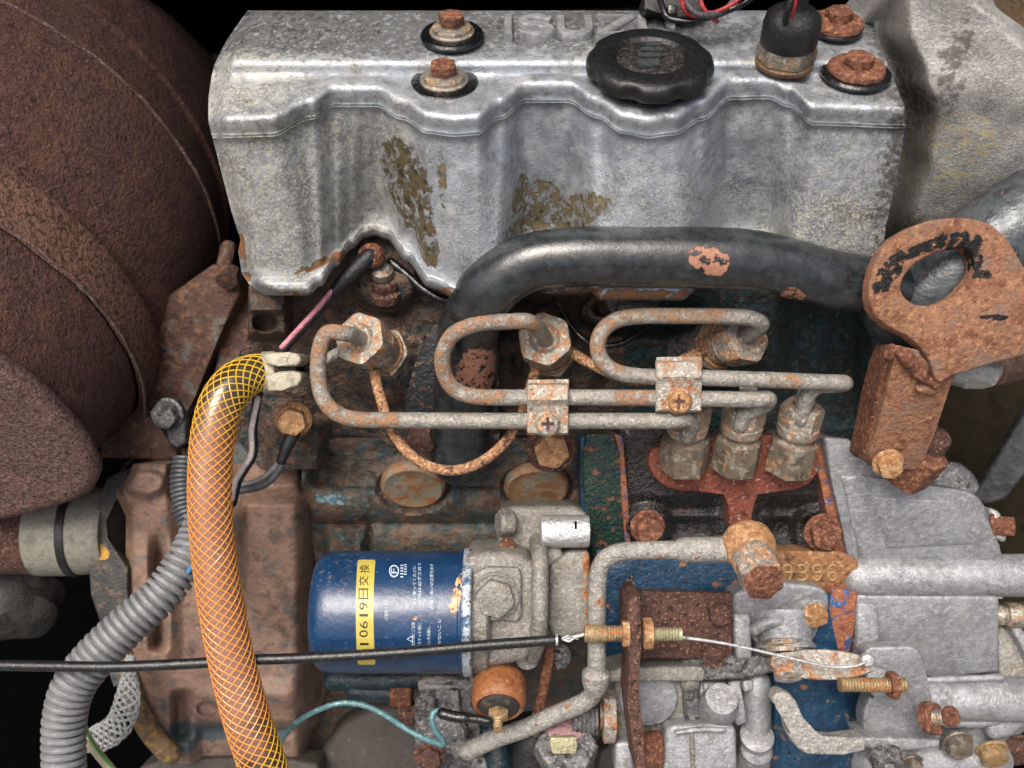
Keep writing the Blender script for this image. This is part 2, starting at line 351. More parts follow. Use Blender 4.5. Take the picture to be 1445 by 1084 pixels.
mat('muffler_rust', ['342523', '432f2c', '503a35', '392927'], s=6, rough=.8, lo=.3, hi=.7, bd=1.9, bump=((30, 1.7), (12, 1.6)), spec=.3, layers=[
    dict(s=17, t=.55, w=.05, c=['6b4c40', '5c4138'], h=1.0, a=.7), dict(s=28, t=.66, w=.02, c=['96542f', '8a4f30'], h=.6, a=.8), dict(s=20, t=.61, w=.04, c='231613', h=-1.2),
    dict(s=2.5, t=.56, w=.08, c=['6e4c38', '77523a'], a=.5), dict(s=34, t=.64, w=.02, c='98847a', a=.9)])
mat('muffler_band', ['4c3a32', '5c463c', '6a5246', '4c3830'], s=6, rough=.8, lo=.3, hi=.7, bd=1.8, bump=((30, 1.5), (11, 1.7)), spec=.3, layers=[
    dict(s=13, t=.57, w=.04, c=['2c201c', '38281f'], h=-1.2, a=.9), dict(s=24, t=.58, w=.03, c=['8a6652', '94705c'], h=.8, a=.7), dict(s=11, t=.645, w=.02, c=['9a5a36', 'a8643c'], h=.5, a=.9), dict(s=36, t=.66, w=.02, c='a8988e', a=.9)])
mat('muffler_cap', ['523c37', '664c45', '785c54', '5a4540'], s=7, rough=.75, lo=.3, hi=.7, bd=1.8, bump=((30, 1.8), (12, 1.5)), spec=.35, layers=[  # pinkish rust, set lighter than the shell to imitate light on this face
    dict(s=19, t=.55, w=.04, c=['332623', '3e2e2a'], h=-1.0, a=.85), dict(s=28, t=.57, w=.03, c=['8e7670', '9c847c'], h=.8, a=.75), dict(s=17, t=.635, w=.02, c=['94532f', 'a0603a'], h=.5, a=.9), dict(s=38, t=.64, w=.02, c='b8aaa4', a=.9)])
mat('muffler_bead', ['4a3833', '66504a'], s=12, rough=.8, spec=.3, bump=((30, 1.4), (10, 1)), layers=[dict(s=9, t=.62, w=.03, c='8a5438'), dict(s=20, t=.57, w=.03, c='8d7a70', a=.7)])
mat('lug_rust', ['5c3a2c', '734a39', '8a6350', '64402f', '553328'], s=3, rough=.75, lo=.3, hi=.7, spec=.35, bump=((26, 1.1), (8, 1.0)), layers=[
    dict(s=11, ro=.75, t=.56, w=.05, c=['9c6c44', 'b0845c'], a=.7), dict(s=18, t=.62, w=.02, c='4b2420', a=.8), dict(s=3, t=.56, w=.03, c=['7b6052', '876c5c'], a=.8, r=.8, h=.3),
    dict(s=9, t=.50, w=.012, c='141414', r=.4, h=1.0, spots=[(1362, 340, 2, 34, 12, 0), (1310, 348, 2, 40, 7, 22), (1262, 385, 2, 14, 30, -30), (1386, 362, 2, 12, 28, 10), (1428, 375, 2, 8, 10, 0), (1400, 384, 2, 24, 8, 0), (1414, 447, 1.7, 22, 4, 0)], g=.8, top=.06)])
mat('rust', ['55352a', '694032', '7a4f3c'], s=8, rough=.75, spec=.35, bump=((26, 1.1), (9, .9)), layers=[dict(s=16, t=.56, w=.03, c=['94623c', 'a57850'], a=.6), dict(s=20, t=.6, w=.03, c='33201b', a=.8)])
mat('rust_dark', ['3a2520', '4a3028', '5a3c31'], s=9, rough=.7, bump=((28, 1.2), (10, 1.0)), spec=.4, layers=[dict(s=22, t=.60, w=.02, c=['9b5b34', 'a98263'], a=.8), dict(s=12, t=.6, w=.04, c='201210')])
mat('switch_rust', ['8a4e24', 'a0622e', 'b27a44'], s=6, rough=.5, bump=((18, .4), (6, .4)), layers=[dict(s=6, t=.58, w=.06, c=['6c3a20', '5c3220'], a=.8), dict(s=7, t=.62, w=.04, c=['b8b0a0', 'a89c88'], r=.4, m=.4, a=.8)])
mat('rust_orange', ['8a6038', '9e7448', 'b08c62'], s=8, rough=.7, bump=((24, .8), (8, .7)), layers=[dict(s=12, t=.56, w=.05, c=['8a4b26', '6e4a34'], a=.8), dict(s=18, t=.62, w=.03, c='d5c09a', a=.7)])
mat('rust_silver', ['8b8477', 'a09a8e', '77705f'], s=9, rough=.5, metal=.4, bump=((30, .7), (10, .2)), layers=[
    dict(s=7, t=.53, w=.04, c=['8a5630', 'b27a48'], r=.8, m=0, a=.85), dict(s=18, t=.58, w=.03, c='c9c5b8', a=.7), dict(s=20, t=.62, w=.03, c='4a4034', r=.8, m=0)])
mat('zinc', ['8a8882', '9d9b95', 'afaca4'], s=10, rough=.5, metal=.4, bump=((32, 1.0), (12, .8)), layers=[
    dict(s=24, t=.57, w=.06, c=['c4c1b6', 'b2afa5'], r=.7, m=.1, a=.5), dict(s=18, t=.60, w=.03, c=['6d665a'], r=.8, m=0, a=.8), dict(s=5, t=.63, w=.03, c=RUSTO, cs=16, r=.85, m=0, h=.4, a=.9)])
mat('zinc_rusty', ['8f8b82', 'a8a49a'], s=10, rough=.55, metal=.3, bump=((30, 1.2), (12, 1.0)), layers=[
    dict(s=20, t=.55, w=.04, c=['cac6ba'], r=.7, m=.1, a=.7), dict(s=5, t=.545, w=.06, c=['96582e', 'ab7442', '7d452a'], cs=18, r=.85, m=0, h=.6, a=.95), dict(s=11, t=.6, w=.02, c='6e2a1c', r=.8, m=0, a=.8), dict(s=22, t=.6, w=.03, c='d8c8a8', a=.6)])
mat('pipe_zinc', ['77746c', '8a877f', '9a968c', '7c786e'], s=8, rough=.5, metal=.35, bump=((32, .9), (12, .6)), layers=[
    dict(s=22, t=.59, w=.06, c=['b5b1a5', 'a5a196'], r=.65, m=.1, a=.5), dict(s=14, t=.62, w=.04, c=['5c564c'], r=.8, m=0, a=.7),
    dict(s=7, ro=.72, t=.585, w=.06, c=['85583a', '9a7048', '6c442f'], cs=18, r=.85, m=0, h=.5, a=.9, spots=[(455, 500, .6, 40, 90, 0), (500, 592, .6, 70, 20, 0), (640, 480, 1, 60, 60, 0), (710, 456, 1.1, 70, 16, 0), (650, 556, .7, 60, 30, 0), (862, 470, .7, 50, 60, 0), (1110, 538, .6, 26, 12, 0), (900, 561, .6, 40, 14, 0), (975, 440, .8, 60, 20, 0)], g=.6, top=.09)])
mat('thin_rusty', ['7c5236', '976842', '6c452f'], s=9, rough=.7, bump=((28, 1.2), (10, 1.0)), layers=[dict(s=20, t=.55, w=.04, c=['cdb28a', 'c9a070'], a=.7), dict(s=9, t=.57, w=.03, c=['5e2f22', '53312b'])])
mat('black_pipe', ['15181a', '202426', '2c3133'], s=5, rough=.27, spec=.55, coat=.2, bump=((30, .12), (4, .2)), rvar=.08, layers=[
    dict(s=6, ro=.75, t=.6, w=.08, c='3c4244', r=.4, a=.6), dict(s=26, t=.68, w=.03, c='6d6f6e', a=.4),
    dict(s=10, t=.50, w=.012, c=['8a5a44', '9c6c52'], r=.8, h=-1, spots=[(1000, 368, 1.5, 26, 17, -20), (1118, 415, 1.2, 16, 8, -20), (674, 520, .15, 30, 40, 0)], g=.9, top=.045), dict(s=13, t=.69, w=.01, c='9a6044', r=.8, h=-1),
    dict(s=7, t=.53, w=.03, c=['a08a6c', '8d7459'], r=.8, spots=[(1425, 275, 1, 40, 14, -30)], g=.7, top=.2)])
mat('worn_pipe', ['3c4246', '50565a', '2a3034'], s=3, rough=.30, metal=.3, bump=((20, .15), (5, .3)), rvar=.12, layers=[dict(s=5, t=.58, w=.08, c='23282c', a=.7), dict(s=6, ro=.75, t=.64, w=.03, c=['7a6450', '8c7660'], r=.8, m=0), dict(s=16, t=.66, w=.01, c='8a4a38', r=.8, m=0)])
mat('black_plate', ['15171a', '202326'], s=6, rough=.34, bump=((24, .6), (8, .5)), layers=[dict(s=6, t=.60, w=.03, c=['6f6050', '857460'], r=.85, h=.3), dict(s=30, t=.70, w=.02, c='8f8f88', a=.6), dict(s=12, t=.62, w=.02, c='5a2f22', r=.8)])
mat('black_cast', ['0c0d0f', '151618', '1e1f20'], s=7, rough=.22, spec=.9, coat=.3, bump=((26, 1.6), (12, 1.0)), layers=[dict(s=34, t=.64, w=.02, c='8b867e', a=.6), dict(s=14, t=.63, w=.02, c='6a3424', r=.8)])
mat('red_rust_plate', ['6c3222', '7f3f2c', '5a2a20'], s=6, rough=.7, bump=((24, .9), (8, .6)), layers=[dict(s=18, t=.6, w=.03, c='9a6a50', a=.7), dict(s=12, t=.63, w=.02, c='2a1c1a'), dict(s=9, t=.62, w=.03, c=['8a4c2c'], a=.8)])
mat('head_grime', ['3a2d25', '4c3a2e', '30261f', '574233'], s=2.6, rough=.5, lo=.3, hi=.7, bd=1.2, bump=((22, 1.2), (7, 1.2)), layers=[
    dict(s=1.9, ro=.7, t=.56, w=.08, c=['6a5648', '7a6554'], cs=5, a=.7), dict(s=2.3, ro=.7, t=.58, w=.06, c=['1f3a3c', '28484a'], cs=6, a=.75), dict(s=2.1, ro=.7, t=.60, w=.06, c=['161311', '201a16'], r=.28, a=.8),
    dict(s=5, t=.57, w=.04, c=['1d3a3d', '24474a'], a=.8), dict(s=7, t=.60, w=.06, c=['6c4a36', '7a553c'], a=.6), dict(s=28, t=.66, w=.03, c='8a7c68', a=.4), dict(s=5, t=.60, w=.06, c='1a1614', r=.35, a=.8)])
mat('head_dark', ['1c2020', '263030', '302c28'], s=3.5, rough=.55, lo=.3, hi=.7, bump=((20, 1.4), (7, 1.2)), layers=[
    dict(s=5, t=.54, w=.05, c=['1a4448', '225058'], a=.8), dict(s=10, t=.60, w=.03, c=['6a5240', '7a5a40'], a=.7), dict(s=30, t=.67, w=.02, c='8a7c68', a=.5), dict(s=5, t=.60, w=.03, c=['7a4026'], spots=[(1175, 590, -1, 60, 22, 0)], g=.6, top=.15)])
mat('block_grime', ['503c30', '604a3a', '43332a', '6b5240'], s=2.4, rough=.48, lo=.3, hi=.7, bump=((20, 1.1), (7, 1.0)), layers=[
    dict(s=1.7, ro=.7, t=.53, w=.08, c=['223638', '2c4646', '303a36'], cs=4, a=.8), dict(s=2.6, ro=.7, t=.57, w=.07, c=['6e675c', '7c7468'], cs=6, a=.6), dict(s=2.1, ro=.7, t=.59, w=.06, c=['1c1815', '26201b'], r=.28, a=.8),
    dict(s=5, t=.55, w=.05, c=['24464a', '2f5a60'], a=.7), dict(s=7, t=.60, w=.06, c=['33251e', '2b211c'], a=.6), dict(s=14, t=.62, w=.06, c=['8f7d68', '7f705e'], a=.5),
    dict(s=7, t=.50, w=.05, c=['2f6f86', '7fa0a8'], r=.35, spots=[(460, 712, -1.5, 40, 20, 0), (425, 645, -1, 30, 30, 0), (400, 420, 0, 40, 20, 0)], g=.7, top=.2)])
mat('left_cast', ['5c473b', '6c5345', '7a6050', '634c3f'], s=2.6, rough=.55, lo=.3, hi=.7, bump=((22, .6), (7, .6)), layers=[
    dict(s=1.4, ro=.68, t=.56, w=.08, c=['7f6a5a', '8a7464'], cs=5, a=.6), dict(s=1.8, ro=.7, t=.58, w=.07, c=['46403a', '3c3c3a'], cs=5, a=.65),
    dict(s=4, t=.60, w=.06, c=['4a5454', '3f5358'], a=.7), dict(s=5, t=.6, w=.06, c='4b382e', a=.7), dict(s=18, t=.63, w=.04, c='9c7c66', a=.5), dict(s=26, t=.71, w=.02, c='2a1e1a'),
    dict(s=4, t=.50, w=.05, c=['2d4650', '3c5259'], a=.85, spots=[(300, 1045, -3, 120, 26, 0)], g=.6, top=.2)])
mat('rim_cast', ['5c4a34', '7a6240'], s=6, rough=.6, bump=((24, 1.4), (9, 1.2)), layers=[dict(s=9, t=.55, w=.04, c=['b08838', '98702c'], a=.8)])
mat('bracket_rust', ['3a271f', '4c3226', '5a3c2c'], s=4, rough=.75, bump=((22, 1.0), (8, 1.0)), layers=[dict(s=4, t=.58, w=.04, c=['56615e', '47504e'], a=.8), dict(s=8, t=.58, w=.04, c=['6f4428', '7d4c2a'], a=.7), dict(s=7, t=.62, w=.03, c='1f1613')])
mat('green_flange', ['12281f', '1a382b', '10292c'], s=5, rough=.28, bump=((22, 1.2), (8, .8)), layers=[dict(s=6, ro=.72, t=.57, w=.02, c=['6c4434', '8a5a44'], r=.75, h=-.6), dict(s=30, t=.68, w=.02, c='b0b0a0', a=.7)])
mat('blue_paint', ['0d2a40', '123a58', '15455f'], s=4, rough=.35, bump=((20, .6), (6, .6)), layers=[dict(s=4, ro=.7, t=.61, w=.02, c=['8a5a3a', '97694a', '704c38'], r=.8, h=.4), dict(s=9, t=.62, w=.03, c='0a1a24'), dict(s=14, t=.64, w=.02, c='2a58a0', a=.8)])
mat('blue_rust', ['80462c', '96583a', '6c3c2a'], s=6, rough=.75, bump=((22, 1.0), (8, .8)), layers=[dict(s=7, t=.56, w=.02, c=['1f4a8a', '2a5a9a'], r=.5, h=.5), dict(s=14, t=.6, w=.03, c='b88a50', a=.8)])
mat('numbered_rust', ['7a5030', '8e6038', '6b4630'], s=6, rough=.65, bump=((22, .9), (8, .6)), layers=[dict(s=14, t=.58, w=.03, c='b08a5a', a=.7), dict(s=8, t=.6, w=.03, c='4a3024')])
mat('number_edge', '9a7e50', rough=.6)
mat('filter_blue', ['0c3258', '123c66'], s=3, rough=.32, spec=.5, coat=.15, bump=((9, .12), (3, .25)), rvar=.06, layers=[
    dict(s=9, ro=.8, t=.63, w=.05, c=['6a6454', '7c6c50'], a=.5, r=.7, spots=[(470, 818, 0, 36, 26, 0), (490, 792, 0, 50, 12, 0)], g=.5, top=.05),
    dict(s=20, t=.63, w=.03, c='4a6a88', a=.5), dict(s=16, t=.56, w=.02, c=['a87848', 'c9ab88'], r=.9, h=.6, spots=[(646, 836, 0, 7, 26, -10), (641, 856, 0, 10, 10, 0), (586, 872, .1, 4, 4, 0)], g=.9, top=.10)])
mat('filter_rim', ['8a96a0', 'a8b2ba', '2a4a70'], s=6, rough=.35, metal=.3, layers=[dict(s=14, t=.6, w=.02, c='2a2018')])
mat('label_yellow', ['b0a040', 'bcac4c'], s=4, rough=.35, bump=((6, .1),))
mat('ink', '15150f', rough=.5, bump=())
mat('white_print', 'aebfcc', rough=.5, bump=())
mat('cap_black', ['0f1012', '16181a'], s=6, rough=.42, bump=((30, .35), (10, .2)), layers=[dict(s=26, t=.63, w=.04, c='3a3b3c', a=.5)])
mat('cap_dirty', ['0c0d0e', '1c1d1e'], s=14, rough=.4, bump=((24, 1.4), (10, 1)), layers=[dict(s=16, t=.58, w=.03, c='4a3a30', a=.8), dict(s=30, t=.62, w=.02, c='7a7a76', a=.6)])
mat('cap_logo', ['3c3f40', '2d3031'], s=10, rough=.4)
mat('rubber', ['0b0c0d', '15171a'], s=8, rough=.5, bump=((20, .5),), layers=[dict(s=18, t=.63, w=.04, c='3a3c3d', a=.6)])
mat('rubber_gloss', ['0a0b0c', '131517'], s=6, rough=.25, bump=((9, .3),), layers=[dict(s=22, t=.66, w=.03, c='5a5c5c', a=.5)])
mat('cable_black', ['0e1012', '181b1d'], s=5, rough=.33, bump=((26, .3),), layers=[dict(s=16, t=.62, w=.04, c='3f4346', a=.6)])
mat('steel_worn', ['8a8578', 'a39e92', '6d675a'], s=10, rough=.42, metal=.6, bump=((26, .6), (9, .15)), layers=[dict(s=9, t=.56, w=.04, c=['8a6238', '9a7040'], r=.75, m=0, a=.75), dict(s=22, t=.61, w=.03, c='d5d0c2', a=.6)])
mat('copper_washer', ['5a4230', '6e543a'], s=8, rough=.5, metal=.4)
mat('brass', ['84704a', '9a8660', '6c5a3c'], s=10, rough=.45, metal=.4, bump=((24, .8),), layers=[dict(s=12, t=.56, w=.04, c=['8a4c24', 'a8622c'], r=.8, m=0, a=.8)])
mat('core_plug', ['80583a', '94704c', '6c4c36'], s=5, rough=.55, metal=.1, bump=((16, .4), (5, .5)), layers=[dict(s=5, t=.53, w=.06, c=['8c8a76', '7f8478'], a=.8), dict(s=6, t=.6, w=.05, c='8a4e26', a=.8)])
mat('conduit_grey', ['626466', '727476'], s=6, rough=.45, bump=((20, .4),), layers=[dict(s=14, t=.6, w=.05, c='86878a', a=.5), dict(s=26, t=.67, w=.02, c='3a342c', a=.6)])
mat('conduit_dark', ['33373b', '44494d'], s=6, rough=.4, bump=((20, .4),))
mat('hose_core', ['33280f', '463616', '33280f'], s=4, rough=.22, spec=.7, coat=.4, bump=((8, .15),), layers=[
    dict(s=2, t=.5, w=.22, c=['7c5242', '87604e'], spots=[(300, 850, .5, 90, 260, 0)], g=.9, top=.3)])  # pinkish lower length: reflected light put into the wall colour
mat('braid_yellow', ['d8ac20', 'e0bc30'], s=4, rough=.35, spec=.6, bump=(), layers=[dict(s=2, t=.5, w=.22, c=['d48a34', 'cc7e2c'], spots=[(310, 860, .5, 100, 260, 0)], g=.8, top=.3)])  # orange lower strands: tint of reflected light put into the colour
mat('clip_nylon', ['857f6a', '9a947e', '746e5a'], s=6, rough=.45, bump=((20, .4),), layers=[dict(s=16, t=.62, w=.04, c='6b5c44', a=.7)])
mat('wire_pink', ['b06878', 'c07c8a'], s=8, rough=.4)
mat('wire_red', ['8a1820', 'a02028'], s=8, rough=.4)
mat('wire_silver', ['b8aca4', 'ccc0b6'], s=8, rough=.35, metal=.2)
mat('wire_teal', ['44747a', '558a90'], s=8, rough=.35, bump=((12, .2),), layers=[dict(s=14, t=.6, w=.04, c='7fb4b8', a=.6)])
mat('wire_blue', '2a6fa8', rough=.4)
mat('wire_cream', ['b8b088', 'c8c29c'], s=8, rough=.4)
mat('wire_green', '4a8a3a', rough=.4)
mat('wire_grey', ['3c3e40', '4a4d4f'], s=8, rough=.4)
mat('strap_braid', ['7a7d7c', '9a9d9c', '5a5d5c'], s=24, rough=.4, metal=.5, stretch=(1, .3, 1), bump=((30, 1.5),))
mat('black_bracket', ['1d1e1e', '2a2a28', '3a352c'], s=4, rough=.5, bump=((20, .6),), layers=[dict(s=6, t=.56, w=.03, c=['a0701c', 'b88428'], spots=[(148, 778, -2.5, 16, 16, 0), (135, 742, -2.5, 10, 10, 0)], g=.8, top=.2), dict(s=8, t=.6, w=.04, c='5a4a38', a=.7)])
mat('white_sleeve', ['706e62', '807e72', '626056'], s=4, rough=.55, bump=((16, .4),), layers=[dict(s=14, t=.6, w=.04, c='6b6452', a=.7)])
mat('grey_blur', ['26292a', '353839', '424546'], s=4, rough=.55, metal=.1, bump=((10, .8), (4, .8)))
mat('grey_dim', ['1c1d1c', '2b2a28', '3a3530'], s=4, rough=.7, bump=((10, .8),))
mat('nut_grime', ['5e564a', '75695a', '4c4438'], s=4, rough=.42, metal=.4, bump=((28, .5), (9, .15)), layers=[dict(s=8, t=.56, w=.05, c=['8f8878', 'a09a8c'], a=.8), dict(s=6, t=.60, w=.04, c=['8a5c34', '9c6c40'], r=.8, m=0, a=.8)])
mat('pan_paint', ['35302a', '3f3a33'], s=3, rough=.65, bump=((20, .3),), layers=[dict(s=8, t=.66, w=.04, c='7a7260', a=.7)])
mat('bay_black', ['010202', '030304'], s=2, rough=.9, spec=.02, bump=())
mat('bay_olive', ['15130c', '231f14', '1b180f'], s=1.2, rough=.8, spec=.05, bump=())
mat('ground_concrete', ['55534e', '605e59', '6b6964'], s=.02, rough=.9, bump=())
mat('yellow_panel', ['3e2a06', '4a3208'], s=3, rough=.5)
mat('dark_teal', ['0a1c24', '0f2a34'], s=3, rough=.35, bump=((12, .6),), layers=[dict(s=12, t=.62, w=.03, c='2f5a6a', a=.7)])
mat('pink_label', ['8a6468', '9c7478'], s=8, rough=.5, layers=[dict(s=14, t=.56, w=.04, c='4a4444')])
mat('yellow_plated', ['8c8660', 'a8a484'], s=10, rough=.4, metal=.4)
# ------------------------------------------------------------------ the setting: dark engine bay
def quad(name, cx, cy, z, ax, ay, hx, hy, m):
    c = V(cx, cy, z); n_ = 6; vs = [c + ax * lerp(-hx, hx, i / n_) + ay * lerp(-hy, hy, j / n_) for j in range(n_ + 1) for i in range(n_ + 1)]
    fs = [(j*(n_+1)+i, j*(n_+1)+i+1, (j+1)*(n_+1)+i+1, (j+1)*(n_+1)+i) for j in range(n_) for i in range(n_)]
    return tag(mk(name, (vs, fs), m), kind='structure')
def ground_mesh():
    W = WORLD.inverted(); n_ = 8; L_ = 20; vs = [W @ Vector((lerp(-L_, L_, i / n_), lerp(-L_, L_, j / n_), 0)) for j in range(n_ + 1) for i in range(n_ + 1)]
    return vs, [(j*(n_+1)+i, j*(n_+1)+i+1, (j+1)*(n_+1)+i+1, (j+1)*(n_+1)+i) for j in range(n_) for i in range(n_)]
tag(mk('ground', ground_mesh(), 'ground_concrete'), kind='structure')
def floor_mesh():
    c = V(722, 1250, -11) - N * 12.9; vs = [c + X * a + N * b - U * d for d in (0, .2) for a, b in ((-24, -14.5), (24, -14.5), (24, 14.5), (-24, 14.5))]
    return vs, [(0, 1, 2, 3), (7, 6, 5, 4), (0, 4, 5, 1), (1, 5, 6, 2), (2, 6, 7, 3), (3, 7, 4, 0)]
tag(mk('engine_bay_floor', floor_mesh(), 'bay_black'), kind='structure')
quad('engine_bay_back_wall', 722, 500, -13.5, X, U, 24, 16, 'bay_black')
one('oil_soaked_tray', prism([(1270, 560), (1500, 500), (1560, 1000), (1450, 930), (1330, 800)], -8, .4, bevel=10), 'bay_olive', 'dark olive brown metal tray far down behind the grey housing', 'tray', None)

# raised black hood, unseen above the view, added to block zenith light
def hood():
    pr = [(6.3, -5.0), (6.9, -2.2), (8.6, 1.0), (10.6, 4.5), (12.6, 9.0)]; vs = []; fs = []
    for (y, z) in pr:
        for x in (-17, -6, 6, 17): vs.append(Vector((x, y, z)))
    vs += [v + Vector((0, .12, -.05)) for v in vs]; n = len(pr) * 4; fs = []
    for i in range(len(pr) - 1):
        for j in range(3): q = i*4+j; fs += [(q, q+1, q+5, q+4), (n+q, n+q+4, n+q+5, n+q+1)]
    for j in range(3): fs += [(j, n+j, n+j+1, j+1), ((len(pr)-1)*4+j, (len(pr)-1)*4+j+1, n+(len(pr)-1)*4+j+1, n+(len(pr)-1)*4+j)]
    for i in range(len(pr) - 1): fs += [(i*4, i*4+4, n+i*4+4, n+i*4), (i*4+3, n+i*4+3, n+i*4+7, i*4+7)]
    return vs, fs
tag(mk('unseen_shade_hood', hood(), 'bay_black'), kind='structure')

# ------------------------------------------------------------------ rusty canister on the left
E1 = Vector((0, .695, .72))
def ell_ring(cx, cy, z, r, seg=96, ry=1.0):
    c = V(cx, cy, z); k = K(z) / 100
    return [c + (X * math.cos(2*math.pi*j/seg) + E1 * math.sin(2*math.pi*j/seg) * (ry if j > seg / 2 else 1)) * r * k for j in range(seg)]
def loft(sec, seg=96, cap=True):
    vs = []; fs = []
    for s in sec: vs += ell_ring(*s[:4], seg=seg, ry=s[4] if len(s) > 4 else 1)
    for i in range(len(sec) - 1):
        for j in range(seg): q = (j+1) % seg; fs.append((i*seg+j, i*seg+q, (i+1)*seg+q, (i+1)*seg+j))
    if cap: fs.append(tuple(range(seg))[::-1]); fs.append(tuple((len(sec)-1)*seg+j for j in range(seg)))
    return vs, fs
muf = thing('muffler', 'large heavily rusted brown canister muffler left of the silver valve cover', 'muffler')
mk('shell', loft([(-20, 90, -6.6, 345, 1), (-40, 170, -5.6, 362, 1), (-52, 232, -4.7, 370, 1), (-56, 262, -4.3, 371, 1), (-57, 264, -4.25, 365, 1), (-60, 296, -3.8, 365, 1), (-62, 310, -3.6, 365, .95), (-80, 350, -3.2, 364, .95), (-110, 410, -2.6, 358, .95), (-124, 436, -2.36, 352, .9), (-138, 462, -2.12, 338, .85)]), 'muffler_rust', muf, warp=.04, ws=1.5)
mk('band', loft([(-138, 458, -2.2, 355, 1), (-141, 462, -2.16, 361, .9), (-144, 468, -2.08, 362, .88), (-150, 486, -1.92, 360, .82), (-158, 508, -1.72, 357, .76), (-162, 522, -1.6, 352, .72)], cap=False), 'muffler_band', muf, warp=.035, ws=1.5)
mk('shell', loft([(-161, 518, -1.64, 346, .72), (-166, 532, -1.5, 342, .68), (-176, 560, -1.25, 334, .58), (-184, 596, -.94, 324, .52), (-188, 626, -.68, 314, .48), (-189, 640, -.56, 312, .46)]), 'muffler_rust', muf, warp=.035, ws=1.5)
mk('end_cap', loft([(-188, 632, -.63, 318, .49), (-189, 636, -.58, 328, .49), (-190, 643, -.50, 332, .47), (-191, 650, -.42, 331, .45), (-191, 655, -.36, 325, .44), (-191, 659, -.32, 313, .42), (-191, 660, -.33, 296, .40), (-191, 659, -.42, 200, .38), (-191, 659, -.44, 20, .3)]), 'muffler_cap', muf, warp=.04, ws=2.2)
def bead(cx, cy, z, r, w_, rd=1):
    k = K(z) / 100; c = V(cx, cy, z); pth = [c + (X * math.cos(R(a)) + E1 * math.sin(R(a)) * (rd if a < 0 else 1)) * r * k for a in range(-80, 140, 3)]
    return rings(pth, [w_ / 100] * len(pth), 8)
mk('seam', bead(-62, 310, -3.6, 365, 3.0), 'muffler_bead', muf, warp=.03)
mk('seam', bead(-161, 518, -1.63, 354, 3.0), 'muffler_bead', muf, warp=.03)

# ------------------------------------------------------------------ the valve cover
YL = [(300, 192), (380, 190), (440, 166), (472, 148), (532, 148), (566, 166), (605, 186), (640, 190), (672, 188), (706, 166), (742, 142), (800, 142), (842, 164), (880, 186), (915, 192), (950, 188), (990, 168), (1032, 138), (1084, 137), (1112, 148), (1150, 174), (1280, 178)]
YB = [(300, 417), (405, 417), (440, 404), (475, 376), (496, 352), (515, 336), (528, 333), (545, 338), (575, 370), (605, 406), (650, 424), (700, 424), (745, 350), (790, 350), (850, 424), (960, 424), (1030, 350), (1080, 350), (1130, 410), (1290, 400)]
XLt = [(0, 354), (12, 352), (30, 338), (60, 318), (90, 303), (110, 298), (140, 294), (172, 294), (222, 307), (300, 327), (340, 340), (352, 336), (385, 341), (402, 352), (416, 372), (425, 390)]
XRt = [(0, 1225), (60, 1240), (150, 1276), (178, 1277), (250, 1266), (320, 1250), (420, 1236)]
def cover_profile(x):
    yl = interp(YL, x); yb = interp(YB, x); o = (yl - 142) / 48; zt = 1.76 + .42 * o; lp = 30
    bi = (415 - yb) / 75; zb = .62 - .60 * bi; st = []
    st += [(40, -1.2), (17, .55), (15, .74), (17, .86), (22, .92), (50, 1.2), (74, 1.45), (79, 1.51), (85, 1.565), (91, 1.585), (96, 1.56), (101, 1.53), (106, 1.52)]
    st += [(yl - lp - 8, zt - .12), (yl - lp - 3, zt - .07), (yl - lp + 1, zt - .03), (yl - lp + 6, zt - .01), (yl - lp + 12, zt - .03), (yl - 10, zt - .11), (yl - 5, zt - .15), (yl - 3, zt - .17), (yl - 1, zt - .145), (yl + 1, zt - .18), (yl + 3, zt - .155), (yl + 5, zt - .20), (yl + 9, zt - .25)]
    ys = yl + 9; zs = zt - .25; ye = yb - 34; ze = zb + .22
    for t in (.12, .25, .38, .5, .62, .75, .88): st.append((lerp(ys, ye, t), lerp(zs, ze, t) + .05 * math.sin(math.pi * t)))
    st += [(yb - 34, ze - .02), (yb - 27, zb + .17), (yb - 23, zb + .22), (yb - 17, zb + .27), (yb - 9, zb + .25), (yb - 3, zb + .16), (yb, zb + .02), (yb - 1, zb - .1), (yb - 12, zb - .8)]
    return st
def cover_mesh():
    NX = 340; vs = []; fs = []; xs = [lerp(296, 1280, i / NX) for i in range(NX + 1)]; m = None
    for i, x in enumerate(xs):
        pr = cover_profile(x); fine = []
        for q in range(len(pr) - 1):
            nseg = 3 if q in (5, 12) or q > 24 else 1
            for s in range(nseg): t = s / nseg; fine.append((lerp(pr[q][0], pr[q+1][0], t), lerp(pr[q][1], pr[q+1][1], t)))
        fine.append(pr[-1]); m = len(fine); u = i / NX
        for (py, z) in fine:
            a, b = interp(XLt, py, False), interp(XRt, py, False)
            px = x
            # squeeze ends into the side outlines, leave the middle alone
            if x < 480: px = lerp(a, 480, (x - 296) / 184)
            if x > 1100: px = lerp(1100, b, (x - 1100) / 180)
            dl = (px - a); zz = z - .5 * (1 - sm(0, 34, dl)) ** 2 * (1 if py > 20 else .5) + nse(px, py, .006, .03) + nse(px, py, .02, .012, 5)
            vs.append(V(px, py, zz))
    for i in range(NX):
        for j in range(m - 1): fs.append((i*m+j, i*m+j+1, (i+1)*m+j+1, (i+1)*m+j))
    b0 = len(vs)
    for i in (0, NX):                       # end walls running back
        base = len(vs)
        for j in range(m): vs.append(vs[i*m+j] + Vector((.06 if i == 0 else -.06, .15, -1.5)))
        for j in range(m - 1): fs.append((i*m+j, i*m+j+1, base+j+1, base+j))
    return vs, fs
cov = thing('valve_cover', 'weathered silver aluminium valve cover with scalloped side and raised lettering', 'valve cover')
mk('cover_body', cover_mesh(), 'cover_alu', cov, angle=60)
